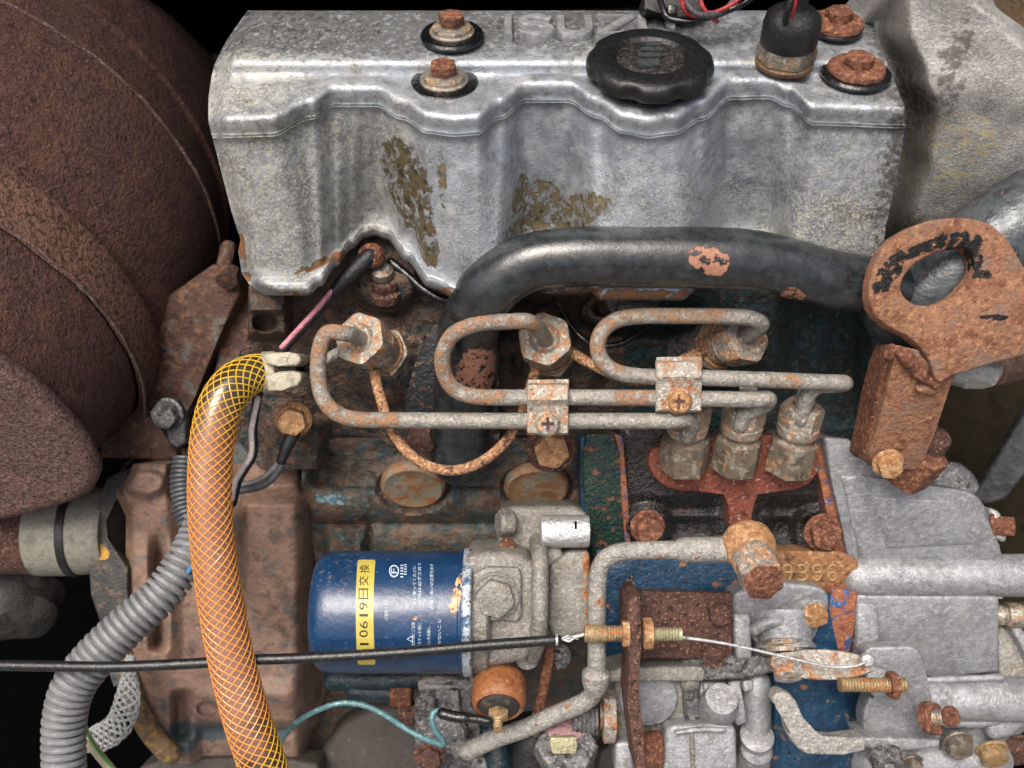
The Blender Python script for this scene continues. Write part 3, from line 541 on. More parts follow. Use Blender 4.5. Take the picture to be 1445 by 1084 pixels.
def on_plane(pos, ax, ay, sc, vs): c = V(*pos); return [c + (ax * v[0] + ay * v[1]) * sc + ax.cross(ay) * v[2] * sc for v in vs]
TOPY = Vector((0, .72, -.695)).normalized(); TOPUP = Vector((0, .695, .72))
LET = {'I': [[(0, 0), (0, 1)]], 'S': [[(.9, .86), (.5, 1), (.1, .85), (.12, .62), (.5, .5), (.88, .38), (.9, .14), (.5, 0), (.1, .14)]],
       'U': [[(.08, 1), (.08, .25), (.28, .02), (.72, .02), (.92, .25), (.92, 1)]], 'Z': [[(.05, 1), (.95, 1), (.05, 0), (.95, 0)]]}
for ch, cx, wd in (('I', 717, 10), ('S', 757, 44), ('U', 811, 46), ('Z', 869, 48), ('U', 926, 46)):
    o_ = V(cx, 42, 1.12); kk = K(1.12) / 100; gs0 = []
    for st_ in LET[ch]:
        pth = [o_ + X * (a_ - (.5 if ch != 'I' else 0)) * wd * kk + TOPY * (b_ - .5) * 50 * kk + TOPUP * .02 for a_, b_ in st_]
        if ch in 'SU': pth = catmull(pth, 5)
        hw = 6.2 * kk; vs = []; fs = []
        for i, p in enumerate(pth):
            t_ = (pth[min(i+1, len(pth)-1)] - pth[max(i-1, 0)]).normalized(); nn = t_.cross(TOPUP).normalized()
            if i == 0: p = p - t_ * hw * (.6 if ch != 'U' else 0)
            if i == len(pth) - 1: p = p + t_ * hw * (.6 if ch != 'U' else 0)
            w2 = hw * (1.35 if ch == 'Z' and 0 < i < len(pth) - 1 else 1)
            vs += [p - nn * w2 - TOPUP * .10, p - nn * w2 + TOPUP * .045, p - nn * w2 * .75 + TOPUP * .07, p + nn * w2 * .75 + TOPUP * .07, p + nn * w2 + TOPUP * .045, p + nn * w2 - TOPUP * .10]
        for i in range(len(pth) - 1):
            for j in range(5): fs.append((i*6+j, i*6+j+1, (i+1)*6+j+1, (i+1)*6+j))
        fs += [(0, 1, 2, 3, 4, 5), tuple((len(pth)-1)*6 + j for j in (5, 4, 3, 2, 1, 0))]; gs0.append((vs, fs))
    mk('raised_letter', cat(*gs0), 'cast_alu', cov, angle=30)
seal = lambda par, pos, r: mk('rubber_seal', lathe(pos, U, [(r * .4, -2), (r, -2), (r * 1.02, 2), (r * .96, 5), (r * .8, 6), (r * .4, 6)], 48), 'rubber_gloss', par)
for (px, py, z, r, mm, fl, rot) in ((638, 51, 1.30, 18, 'rust', 'steel_worn', .3), (627, 119, 1.62, 19.5, 'rust', 'steel_worn', .1)):
    b_ = mk('bolt', lathe((px, py, z), U, [(r * 1.5, 2), (r * 1.75, 3), (r * 1.75, 8), (r * 1.6, 9), (r * 1.55, 10), (r * 1.5, 14), (r * 1.2, 16), (r * .9, 17)] + hexprof(r * .85, 12, 16), 48, rot), fl, cov)
    mk('head', lathe((px, py, z), U, hexprof(r * .88, 13, 19), 48, rot), mm, b_)
    seal(b_, (px, py, z), r * 2.45)
for (px, py, z, r, rot, sr) in ((1180, 40, 1.22, 20, .2, 1.8), (1207, 104, 1.66, 22, .5, 2.2)):
    b_ = mk('bolt', lathe((px, py, z), U, [(r * 1.75, 3), (r * 1.85, 6), (r * 1.8, 11), (r * 1.5, 14), (r, 15)] + hexprof(r * .85, 13, 14, .3), 48, rot), 'rust', cov, warp=.015, ws=8)
    seal(b_, (px, py, z), r * sr)

cap = thing('oil_filler_cap', 'black ribbed oil filler cap screwed into the valve cover top', 'filler cap')
def lobes(pos, axis, prof, seg=144):
    c = V(*pos); k = K(pos[2]) / 100; a = X; b = axis.cross(a); vs = []; fs = []
    for r, h, l in prof:
        for j in range(seg):
            th = 2 * math.pi * j / seg; lb = max(0, math.cos(8 * th + R(180))) ** 1.2
            rr = r * (1 - l * lb); vs.append(c + axis * h * k + (a * math.cos(th) + b * math.sin(th)) * rr * k)
    for i in range(len(prof) - 1):
        for j in range(seg): q = (j+1) % seg; fs.append((i*seg+j, i*seg+q, (i+1)*seg+q, (i+1)*seg+j))
    fs.append(tuple(range(seg))[::-1]); fs.append(tuple((len(prof)-1)*seg+j for j in range(seg))); return vs, fs
CP = (914, 120, 1.62)
mk('neck', lathe(CP, U, [(66, -16), (70, -12), (70, 8), (64, 10), (64, 18)], 64), 'cap_dirty', cap)
mk('grip', lobes(CP, U, [(60, 16, 0), (78, 17, .05), (84, 19, .07), (88, 23, .08), (89, 29, .08), (88, 35, .07), (86, 40, .04), (82, 43, .02), (76, 45, 0), (54, 46, 0), (51, 45, 0), (48, 41, 0), (46, 40, 0)]), 'cap_black', cap, angle=50)
mk('emblem_disc', lathe((CP[0], CP[1], CP[2]), U, [(47, 28), (48, 40), (45, 41.5), (30, 42), (2, 42)], 64), 'cap_dirty', cap)
cc = V(*CP) + U * 42 * K(CP[2]) / 100
for i, (ox, oy, w_, h_) in enumerate(((-7, -22, 30, 17), (-3, -2, 32, 10), (3, 15, 30, 10), (6, 30, 22, 12))):
    q = [(-w_/2, -h_/2), (w_/2, -h_/2), (w_/2 + 2, h_/2), (-w_/2 + 2, h_/2)]; kk = K(CP[2]) / 100
    pts = [cc + (X * (ox + a) + TOPY * (oy + b)) * kk + U * .012 for a, b in q]; pt2 = [p + U * .035 for p in pts]
    mk('emblem_bar', (pts + pt2, [(0, 1, 2, 3), (4, 5, 6, 7), (0, 1, 5, 4), (1, 2, 6, 5), (2, 3, 7, 6), (3, 0, 4, 7)]), 'cap_logo', cap, smooth=False)

sw_ = thing('breather_switch', 'rubber booted switch with steel hex base on the valve cover', 'switch')
mk('hex_base', lathe((1106, 91, 1.60), U, [(34, 8)] + [(36, 9, 40), (36, 12, 1), (36, 26, 1), (36, 30, 39), (30, 32)], 48, .25), 'steel_worn', sw_)
mk('washer', lathe((1106, 91, 1.60), U, [(30, 0), (40, 0), (41, 3), (41, 6), (39, 8), (30, 8)], 48), 'copper_washer', sw_)
mk('rubber_boot', lathe((1106, 91, 1.60), U, [(30, 30), (37, 30), (39, 34), (39.5, 60), (37, 72), (28, 80), (17, 84), (15, 92), (16, 104), (12, 108)], 48), 'rubber', sw_)
wi = mk('wire', tube([(1108, 30, 2.3), (1112, 14, 2.5), (1120, -10, 2.6), (1130, -30, 2.6)], 5, 10), 'rubber', sw_)
mk('wire', tube([(1117, 26, 2.42), (1122, 8, 2.6), (1126, -20, 2.7)], 2.2, 8), 'wire_red', sw_)

# wires across the top edge
def wire(pts, r, m, label, grp=None, **k): return one('wire', tube(pts, r, 10, **k), m, label, 'wire', grp)
wire([(925, -20, 1.6), (935, 10, 1.5), (944, 26, 1.5), (975, 30, 1.55), (1010, 22, 1.6), (1050, 4, 1.7), (1075, -20, 1.7)], 4.5, 'rubber_gloss', 'black wire looping over the back edge of the valve cover behind the filler cap')
wire([(961, -20, 1.75), (964, 10, 1.7), (976, 22, 1.65), (1000, 20, 1.7), (1030, 8, 1.8), (1060, -16, 1.8)], 3.2, 'wire_red', 'longer dark red wire curling above the filler cap')
wire([(986, -10, 1.8), (992, 10, 1.8), (1003, 24, 1.75), (1012, 31, 1.6)], 3.0, 'wire_red', 'short dark red wire with loose end above the filler cap')
wire([(975, -20, 1.6), (968, 0, 1.7), (985, 20, 1.85), (1020, 16, 1.7), (1050, -20, 1.6)], 4, 'wire_grey', 'grey striped wire crossing the red wires above the filler cap')
con = thing('wire_connector', 'black plastic wire connector at the top edge beside the red wires', 'connector')
mk('housing', prism([(908, -12), (990, -18), (996, 14), (984, 24), (950, 26), (930, 14), (908, 16)], 1.3, .9, bevel=4), 'rubber', con)
mk('latch', prism([(942, 6), (956, 6), (956, 20), (942, 20)], 1.38, .2, bevel=2), 'rubber_gloss', con)

# intake casting right of the cover
def man_f(px, py):
    xc = interp([(-30, 1238), (40, 1243), (110, 1268), (160, 1284), (220, 1274), (330, 1248), (420, 1235)], py)
    sh = interp([(-30, 1350), (0, 1372), (40, 1420), (100, 1480), (400, 1600)], py)
    d = px - xc
    z = .85 + 1.1 * sm(-8, 46, d) + .25 * sm(30, 200, d) - .0042 * (py - 100) - .000017 * max(0, py - 90) ** 2
    z -= 1.6 * sm(-10, 70, px - sh) ** 1.3
    z += nse(px, py, .012, .06) + nse(px, py, .03, .02, 3)
    return z
intake = thing('intake_casting', 'rough pale aluminium intake casting rising right of the valve cover', 'intake casting')
mk('casting_body', relief(lambda y: interp([(-30, 1225), (40, 1235), (110, 1255), (160, 1270), (220, 1262), (330, 1240), (420, 1225)], y), lambda y: interp([(-30, 1395), (0, 1402), (60, 1462), (120, 1520), (430, 1560)], y), -30, 430, 90, 110, man_f, 2.5), 'manifold_alu', intake)
one('yellow_body_panel', prism([(1380, -40), (1500, -40), (1500, 95), (1452, 60), (1400, 8)], -2.5, .3, bevel=4), 'yellow_panel', 'sliver of yellow painted machine panel in the upper right corner', 'panel')
one('crossmember', prism([(786, -40), (905, -40), (905, 14), (786, 12)], -3.5, .8, bevel=5), 'bay_olive', 'dim brown metal bar behind the valve cover back edge', 'metal bar')

# ------------------------------------------------------------------ black coolant pipe
cp = thing('coolant_pipe', 'thick black steel coolant pipe running below the valve cover', 'pipe')
mk('pipe_tube', tube([(648, 640, -1.2), (650, 600, -.95), (655, 560, -.7), (657, 500, 0), (664, 455, .46), (690, 408, .92), (738, 374, 1.1), (800, 363, 1.15), (900, 362, 1.15), (1000, 364, 1.15), (1060, 367, 1.12), (1110, 377, 1.08), (1170, 393, 1.0), (1230, 403, .9), (1290, 412, .8)], 43, 40, 10, rf=lambda t: interp([(0, 45), (.25, 43), (.45, 41), (.62, 43.5), (.8, 41.5), (1, 40)], t)), 'black_pipe', cp)
mk('flange_plate', prism([(606, 462), (640, 446), (706, 452), (704, 560), (700, 608), (640, 612), (566, 602), (572, 560), (590, 500)], -.55, .28, gy=.004, bevel=4), 'black_plate', cp)
mk('elbow_end', lathe((650, 612, -1.25), N, [(30, -40), (56, -34), (60, -10), (60, 2), (56, 10), (46, 14), (30, 15), (2, 15)], 48), 'black_plate', cp)
0 and mk('core_end', lathe((672, 525, -.42), Vector((0, .05, 1)), [(40, -20), (37, 2), (33, 7), (20, 9), (2, 9)], 40), 'black_plate', cp, warp=.02)
bolt(cp, (594, 612, -.85), N + U * .2, 18, 24, 'rust_dark', .3, (22, 4))
fat = thing('intake_pipe', 'fat worn black steel pipe rising to the right edge behind the rusty lug', 'pipe')
mk('pipe_tube', tube([(1276, 432, .5), (1300, 416, .7), (1340, 384, .85), (1400, 342, 1.0), (1460, 304, 1.1), (1540, 254, 1.2)], 66, 44, 10, rf=lambda t: 60 + 8 * t), 'worn_pipe', fat)
mk('weld_seam', tube([(1293, 368, 1.02), (1306, 388, 1.12), (1318, 410, 1.12), (1330, 436, 1.0)], 4.5, 10, wob=.5), 'rust_dark', fat)
mk('pipe_stub', tube([(1268, 360, .55), (1290, 395, .75), (1312, 440, .7), (1330, 480, .5)], 25, 20), 'worn_pipe', fat)

# ------------------------------------------------------------------ rusty lifting lug
lug = thing('lifting_bracket', 'rust red steel lifting bracket with oval eye at the right', 'bracket')
outer = [(1226, 420), (1227, 400), (1232, 378), (1243, 354), (1260, 335), (1285, 320), (1315, 310), (1345, 307), (1372, 308), (1398, 316), (1418, 332), (1431, 352), (1445, 376), (1475, 400), (1500, 440), (1500, 484), (1450, 500), (1400, 513), (1345, 530), (1327, 540), (1320, 534), (1312, 508), (1300, 490), (1280, 474), (1252, 460), (1236, 446), (1229, 434)]
hole = [(1271, 404), (1277, 388), (1288, 375), (1303, 365), (1322, 356), (1342, 350), (1358, 349), (1369, 354), (1375, 365), (1374, 380), (1368, 394), (1356, 408), (1342, 420), (1325, 428), (1308, 432), (1291, 430), (1278, 421), (1272, 412)]
mk('eye_plate', ringplate(outer, hole, 1.75, .24, gy=.0028, gx=-.0008, bevel=3), 'lug_rust', lug)
mk('arm', prism([(1262, 486), (1298, 494), (1326, 536), (1352, 524), (1336, 560), (1318, 614), (1306, 650), (1292, 664), (1250, 662), (1230, 652), (1226, 640), (1236, 610), (1244, 575), (1262, 520)], .9, .45, gy=.0075, ref=(1285, 570), bevel=4), 'lug_rust', lug)
mk('arm_side', prism([(1219, 640), (1228, 600), (1236, 560), (1250, 508), (1260, 484), (1264, 486), (1252, 524), (1236, 590), (1228, 650)], .72, .6, gy=.0075, ref=(1285, 570), bevel=3), 'rust', lug)
mk('weld_bead', tube([(1255, 500, 1.32), (1270, 496, 1.45), (1290, 520, 1.3), (1306, 534, 1.22), (1322, 542, 1.2)], 9, 10, wob=.6), 'rust', lug)
mk('weld_bead', lathe((1306, 548, 1.05), Vector((.3, .3, 1)), [(16, 0), (17, 4), (13, 9), (6, 11), (2, 11)], 24, flat=.7), 'lug_rust', lug, warp=.03)
bolt(lug, (1252, 652, .42), N * .8 + Z * .5, 15, 16, 'rust_orange', .4, (22, 4))
mk('spacer', lathe((1302, 640, -.1), U + X * .25, [(18, -30), (26, -30), (27, -20), (22, -16), (22, 30), (20, 40), (14, 44)], 32), 'rust_dark', lug)
mk('nut', lathe((1286, 660, -.2), U + X * .3, hexprof(30, 60, -20), 48), 'rust', lug)
one('cast_fitting', cat(ball((1372, 527, .1), 42, (1, .5, .6)), ball((1340, 524, .2), 20, (1, .7, .7))), 'manifold_alu', 'lumpy pale casting showing below the rusty lifting bracket', 'casting', warp=.06)
one('oil_stained_hose', tube([(1400, 525, -.8), (1440, 512, -.9), (1500, 500, -1)], 24, 20), 'bracket_rust', 'brown stained hose end beneath the lifting bracket at the right edge', 'hose')

# ------------------------------------------------------------------ cylinder head and its studs
def head_f(px, py):
    z = -1.0 + (480 - py) * .0068
    z += .35 * disc(px, py, 545, 400, 46, 40) + .3 * disc(px, py, 556, 515, 62, 55) + .3 * disc(px, py, 790, 520, 60, 50) + .35 * disc(px, py, 1010, 500, 66, 52)
    z += .25 * disc(px, py, 850, 440, 26, 18) - .35 * disc(px, py, 852, 436, 15, 10)
    z -= .55 * box(px, py, 700, 985, 425, 470, 12) * (1 - disc(px, py, 850, 440, 28, 20))
    z -= .5 * box(px, py, 1105, 1215, 420, 590, 18)
    z += .5 * box(px, py, 350, 408, 412, 474, 7) - .45 * disc(px, py, 374, 456, 17, 12)
    z += .25 * box(px, py, 350, 400, 412, 440, 5)
    z += .5 * box(px, py, 380, 458, 596, 688, 12) + .4 * disc(px, py, 415, 600, 26, 20)
    z -= .25 * box(px, py, 470, 830, 622, 640, 6)
    z = min(z, -.02 - .003 * max(0, 420 - py))
    z += nse(px, py, .018, .09) + nse(px, py, .045, .04, 4) + nse(px, py, .1, .015, 8)
    return z
hd = thing('cylinder_head', 'oil grimed brown cylinder head between valve cover and fuel pump', 'cylinder head')
mk('head_casting', relief(lambda y: interp([(330, 352), (470, 350), (520, 330), (600, 330), (700, 385)], y), 880, 330, 662, 200, 130, head_f, 2), 'head_grime', hd)
mk('head_end', relief(880, lambda y: interp([(380, 1240), (470, 1262), (560, 1240), (620, 1222), (670, 1215)], y), 330, 660, 120, 110, lambda px, py: head_f(px, py) - .02, 2), 'head_dark', hd)
plug = thing('blanking_nut', 'round grey knurled nut half hidden beneath the black pipe', 'nut')
mk('nut_body', lathe((892, 418, -.1), U, [(36, -10), (38, -8), (38, 6), (34, 9), (20, 10)], 40), 'dark_alu', plug)

def stud_glow():
    t = thing('glow_plug', 'glow plug with rusty terminal nut in the cover notch', 'glow plug')
    mk('hex_body', lathe((544, 408, -.25), U, [(24, -12), (24, 0), (20, 3)] + hexprof(18, 16, 3)[1:-2] + [(11, 20), (10, 24)], 48), 'rust_dark', t)
    mk('collar', lathe((540, 392, -.12), U, [(15, 2), (16, 4), (16, 14), (13, 17), (11, 20)], 32), 'steel_worn', t)
    mk('terminal_nut', lathe((527, 372, .02), U + X * -.15, [(12, 4), (18, 6), (19, 10), (18, 20), (15, 25), (8, 27), (5, 30), (4, 33), (1, 34)], 32), 'rust', t)
    return t
stud_glow()
bus = one('glow_plug_cable', tube([(552, 370, -.15), (575, 388, -.12), (600, 410, -.05), (630, 424, 0), (680, 430, -.2)], 6.5, 14), 'rubber_gloss', 'black sheathed cable running from glow plug under the valve cover rim', 'cable')
gw = thing('glow_plug_wire', 'pink and black wire with black boot running from glow plug to white clip', 'wire')
mk('boot', tube([(521, 362, .2), (505, 378, .2), (486, 396, .18), (471, 412, .15)], 11, 16, rf=lambda t: 12.5 - 4 * sm(.35, 1, t)), 'rubber', gw)
mk('sheath', tube([(474, 409, .15), (450, 438, .1), (425, 465, .05), (402, 492, 0), (385, 520, -.1), (368, 545, -.1), (361, 575, -.1), (357, 605, -.1), (357, 640, -.1), (345, 662, -.1), (335, 680, -.15), (328, 710, -.2)], 6.5, 12), 'rubber', gw)
mk('stripe', tube([(468, 411, .2), (444, 440, .15), (419, 467, .1), (398, 490, .06)], 4, 10), 'wire_pink', gw)
mk('stripe', tube([(364, 562, -.03), (355, 605, -.03), (354.5, 640, -.03), (342, 662, -.03), (332, 680, -.08), (327, 704, -.13)], 4.2, 10), 'wire_silver', gw)
hb = thing('ground_terminal_bolt', 'rust brown flanged bolt clamping a black booted wire', 'bolt')
mk('bolt_head', lathe((414, 592, -.4), Vector((.1, -.25, 1)), [(20, -6), (25, -4), (26, 0), (22, 4)] + hexprof(17, 16, 3), 48, .2), 'rust_orange', hb)
mk('ring_terminal', prism([(404, 600), (426, 600), (420, 626), (410, 626)], -.42, .08, bevel=2), 'brass', hb)
mk('boot', tube([(414, 612, -.4), (404, 632, -.4), (397, 650, -.42)], 9, 14, rf=lambda t: 10 - 3 * t), 'rubber', hb)
mk('wire', tube([(400, 645, -.42), (392, 666, -.45), (370, 686, -.5), (330, 694, -.55)], 5, 10), 'wire_grey', hb)
mk('wire', tube([(397, 648, -.45), (386, 662, -.5), (365, 678, -.55), (325, 688, -.6)], 4, 10), 'conduit_grey', hb)

# ------------------------------------------------------------------ injectors and pipes
def injector(label, base, tip, m2='steel_worn'):
    t = thing('fuel_injector', label, 'fuel injector', 'fuel injectors along the cylinder head')
    a = V(*base); b = V(*tip); ax = (b - a); L = ax.length; k = K(base[2]) / 100; Lp = L / k
    mk('body', lathe(base, ax, [(34, -Lp * .9), (34, -Lp * .3), (30, 0), (28, Lp * .12)], 40), 'dark_alu', t)
    mk('lower_hex', lathe(base, ax, [(24, -12), (33, -10, 36), (33, -8, 1), (33, 6, 1), (33, 9, 36), (24, 11)], 48, .4), m2, t)
    mk('washer', lathe(base, ax, [(20, 11), (31, 11), (32, 13), (31, 16), (20, 16)], 40), 'rust_orange', t)
    mk('collar', lathe(base, ax, [(20, 16), (28, 16), (29, 19), (29, Lp * .62), (26, Lp * .68), (20, Lp * .7)], 40), 'rust_silver', t)
    mk('upper_washer', lathe(base, ax, [(20, Lp * .62), (33, Lp * .62), (34, Lp * .65), (32, Lp * .70), (20, Lp * .72)], 40), 'rust_silver', t)
    return t, ax.normalized(), Lp
INJ = [((545, 500, -.62), (511, 480, .12)), ((776, 500, -.7), (769, 480, .15)), ((1003, 492, -.5), (1046, 478, .05))]
injs = []
for (bs, tp), lb in zip(INJ, ('fuel injector left of the black pipe with hexagon nut tilted left', 'middle fuel injector beside the end of the black pipe', 'right fuel injector lying nearly sideways under the black pipe')):
    injs.append(injector(lb, bs, tp))
def ipipe(label, pts, i, m, r=11.5, nut_r=33, nutpos=None, nh=34, extra=None):
    t = thing('injection_pipe', label, 'fuel pipe', 'steel injection pipes')
    tt, ax, Lp = injs[i]
    mk('tube', tube(pts, r, 18, 10, wob=.02), m, t)
    mk('flare_nut', lathe(INJ[i][0], ax, [(16, Lp * .70)] + [(a_, b_ + Lp * .70) + tuple(c_) for a_, b_, *c_ in hexprof(nut_r, nh)[1:6]] + [(nut_r * .62, Lp * .7 + nh - 1), (nut_r * .5, Lp * .7 + nh - 5), (13, Lp * .7 + nh - 6)], 48, .15 if i != 2 else .5), 'rust_silver', t)
    return t, ax, Lp
def nut_end(i, extra):
    tt, ax, Lp = injs[i]; c = V(*INJ[i][0]); k = K(INJ[i][0][2]) / 100; p = c + ax * (Lp * .7 + extra) * k
    return (722.5 + p.x / K(p.z) * 100, 542 - p.y / K(p.z) * 100, p.z)
e0, e1, e2 = nut_end(0, 10), nut_end(1, 10), nut_end(2, 10)
f0, f1, f2 = nut_end(0, 44), nut_end(1, 46), nut_end(2, 30)
p1, _, _ = ipipe('long lower steel injection pipe with rusted left bend', [e0, f0, (f0[0] - 14, f0[1] - 3, .62), (462, 470, .6), (451, 494, .58), (449, 530, .56), (456, 562, .55), (475, 583, .54), (505, 592, .54), (560, 593, .54), (700, 594, .54), (850, 594, .54), (945, 594, .54), (966, 592, .5), (975, 600, .3), (970, 615, .1)], 0, 'pipe_zinc')
p2, _, _ = ipipe('middle steel injection pipe with orange rusted loop around the black pipe', [e1, f1, (748, 455, .95), (715, 454, 1.05), (675, 457, 1.05), (640, 472, .98), (625, 500, .85), (628, 530, .70), (645, 552, .6), (675, 560, .6), (720, 561, .6), (850, 561, .6), (1000, 563, .58), (1060, 564, .56), (1084, 563, .5), (1078, 572, .3), (1052, 584, .2), (1044, 600, .1)], 1, 'pipe_zinc')
p3, _, _ = ipipe('upper steel injection pipe looping back above the others', [e2, (1072, 462, .5), (1068, 452, .66), (1040, 447, .7), (960, 446, .7), (895, 447, .7), (862, 456, .68), (845, 478, .66), (847, 505, .64), (868, 524, .62), (905, 531, .6), (980, 533, .6), (1080, 536, .6), (1150, 539, .58), (1184, 540, .56), (1192, 541, .5), (1180, 543, .38), (1154, 545, .34), (1141, 556, .3), (1134, 575, .2), (1130, 592, .1)], 2, 'pipe_zinc')
lo1 = one('leak_off_pipe', tube([(527, 508, -.3), (531, 540, -.1), (541, 575, .1), (552, 606, .2), (575, 638, .3), (605, 658, .35), (640, 664, .35), (675, 654, .33), (705, 632, .28), (730, 600, .15), (745, 560, 0), (755, 525, -.2), (765, 505, -.35)], 7.6, 14, 8, wob=.03), 'thin_rusty', 'thin orange rusted return pipe drooping below the left injection pipes', 'fuel pipe')
lo2 = one('leak_off_pipe', tube([(786, 480, -.3), (808, 498, -.1), (835, 514, .1), (865, 528, .2), (905, 538, .25), (940, 528, .2), (960, 510, .1), (985, 498, -.1), (1000, 494, -.3)], 7.6, 14, 8, wob=.03), 'thin_rusty', 'thin rusted return pipe between middle and right injector', 'fuel pipe')
lo3 = thing('leak_off_hose', 'short grey return pipe with black rubber sleeve left of the left injector', 'hose')
mk('pipe_end', tube([(505, 488, -.35), (480, 497, -.2), (455, 510, -.1), (435, 518, -.1)], 8, 14), 'zinc', lo3)
mk('sleeve', tube([(450, 512, -.1), (430, 520, -.1), (405, 530, -.15), (380, 540, -.3)], 9.5, 14), 'rubber_gloss', lo3)
one('black_hose_loop', tube([(788, 430, -.5), (802, 455, -.3), (818, 474, -.2), (840, 488, -.2), (872, 486, -.2), (895, 474, -.25), (915, 460, -.4)], 4.5, 12), 'rubber_gloss', 'thin shiny black hose drooping behind the injection pipe loop', 'hose')

def clamp(label, cx, cy, w_, h_, m, sc, tabs):
    t = thing('pipe_clamp', label, 'pipe clamp', 'clamps on the injection pipes')
    sec = [(-h_/2 - 1, .60), (-h_/2 + 1, .73), (-h_/2 + 8, .77), (-h_/2 + 22, .78), (-h_/2 + 27, .74), (-h_/2 + 33, .70), (h_/2 - 8, .70), (h_/2 - 3, .69), (h_/2, .62)]
    vs = []; fs = []; xs = [-w_/2, -w_/2 + 1.2, w_/2 - 1.2, w_/2]
    for (dy, z) in sec:
        for j, dx in enumerate(xs): vs.append(V(cx + dx, cy + dy, z + .03 - (.012 if j in (0, 3) else 0)))
    n4 = 4
    for i in range(len(sec) - 1):
        for j in range(3): fs.append((i*n4+j, i*n4+j+1, (i+1)*n4+j+1, (i+1)*n4+j))
    b0 = len(vs); vs += [v + Vector((0, 0, -.09)) for v in vs]
    rim = [0, 1, 2, 3] + [i*n4+3 for i in range(1, len(sec))] + [(len(sec)-1)*n4+j for j in (2, 1, 0)] + [i*n4 for i in range(len(sec)-2, 0, -1)]
    for q in range(len(rim)): fs.append((rim[q], rim[(q+1) % len(rim)], b0 + rim[(q+1) % len(rim)], b0 + rim[q]))
    for i in range(len(sec) - 1):
        for j in range(3): fs.append((b0+i*n4+j, b0+i*n4+j+1, b0+(i+1)*n4+j+1, b0+(i+1)*n4+j))
    mk('clamp_plate', (vs, fs), m, t)
    mk('back_plate', prism([(cx - w_/2 + 1, cy - h_/2 - 6), (cx + w_/2 + 1, cy - h_/2 - 7), (cx + w_/2, cy + h_/2), (cx - w_/2, cy + h_/2)], .42, .08, bevel=1), m, t)
    s = mk('screw', lathe((cx + sc[0], cy + sc[1], .70), Z + Vector((0, -.2, 0)), [(19, 0), (19, 3), (17, 4), (16, 5), (16, 11), (14, 14), (11, 15), (2, 15)], 40), 'rust_silver' if tabs else 'rust_orange', t)
    pc = (cx + sc[0], cy + sc[1])
    g1 = cat(prism([(pc[0] - 9, pc[1] - 2), (pc[0] + 9, pc[1] - 2), (pc[0] + 9, pc[1] + 2), (pc[0] - 9, pc[1] + 2)], .862, .03, bevel=0), prism([(pc[0] - 2, pc[1] - 9), (pc[0] + 2, pc[1] - 9), (pc[0] + 2, pc[1] + 9), (pc[0] - 2, pc[1] + 9)], .864, .03, bevel=0))
    mk('cross_slot', g1, 'rust_dark', s)
    return t
clamp('dull pinkish clamp with cross head screw at the left', 773, 578, 58, 72, 'rust_silver', (0, 20), True)
clamp('rust orange clamp joining the upper pipes at the right', 958, 546, 64, 72, 'zinc_rusty', (0, 20), False)
st = thing('flange_bolt', 'orange rusted bolt head with dark washer under the left pipe clamp', 'bolt')
mk('washer', lathe((778, 632, -.9), N * .6 + Z, [(20, 0), (35, 0), (36, 4), (34, 7), (20, 8)], 40), 'rust_dark', st)
mk('bolt_head', lathe((778, 630, -.88), N * .6 + Z, hexprof(22, 18, 7), 48, .3), 'rust_orange', st)
# ------------------------------------------------------------------ engine block wall with core plugs
def block_f(px, py):
    z = -2.0 + (640 - py) * .0062
    rd = math.sqrt(max(0, 1 - ((py - 712) / 26) ** 2)) if abs(py - 712) < 26 else 0
    z += .32 * rd * sm(432, 446, px) * (1 - sm(835, 845, px))
    rb = math.sqrt(max(0, 1 - ((py - 764) / 26) ** 2)) if abs(py - 764) < 26 else 0
    z += .26 * rb * sm(522, 526, px) * (1 - sm(705, 725, px)) + .3 * box(px, py, 462, 518, 742, 800, 5) + .18 * box(px, py, 484, 512, 762, 800, 4)
    z += .14 * disc(px, py, 585, 690, 62, 42) * 1 + .14 * disc(px, py, 757, 690, 58, 40) - .22 * disc(px, py, 583, 690, 50, 34, .1) - .22 * disc(px, py, 757, 690, 50, 34, .1)
    z -= .3 * box(px, py, 440, 480, 640, 680, 14)
    z += .35 * box(px, py, 385, 440, 640, 690, 10)
    z -= .5 * sm(800, 860, py) * (1 - sm(660, 700, px))
    z += nse(px, py, .02, .06, 2) + nse(px, py, .06, .025, 6)
    return z
bl = thing('engine_block', 'brown and teal grimed engine block side behind the blue filter', 'engine block')
mk('block_casting', relief(lambda y: interp([(620, 430), (690, 425), (800, 445), (1100, 440)], y), 1225, 618, 1110, 200, 130, block_f, 2), 'block_grime', bl)
for lb, cx, cy in (('left round core plug with orange rust below the return pipe', 583, 684), ('right round core plug with pale rust beside the green flange', 757, 686)):
    one('core_plug', lathe((cx, cy - 2, -1.88), N, [(40, -8), (45, -4), (46, 4), (44, 9), (41, 11), (38, 10.5), (34, 9), (20, 10), (2, 11)], 56), 'core_plug', lb, 'core plug', 'core plugs in the engine block')

fl = thing('pump_flange', 'green and blue painted upright flange edge between block and pump', 'flange')
mk('flange_face', prism([(826, 612), (868, 612), (874, 640), (876, 700), (884, 782), (834, 790), (826, 720), (820, 660)], -.95, 1.0, gy=.005, ref=(850, 700), bevel=5), 'green_flange', fl)
mk('flange_edge', prism([(866, 612), (880, 616), (886, 700), (892, 790), (878, 790), (872, 700)], -1.0, .9, gy=.005, ref=(850, 700), bevel=3), 'blue_rust', fl)
mk('painted_edge', prism([(818, 618), (828, 614), (828, 700), (838, 792), (828, 792), (820, 700)], -1.02, .8, gy=.005, ref=(850, 700), bevel=3), 'blue_paint', fl)

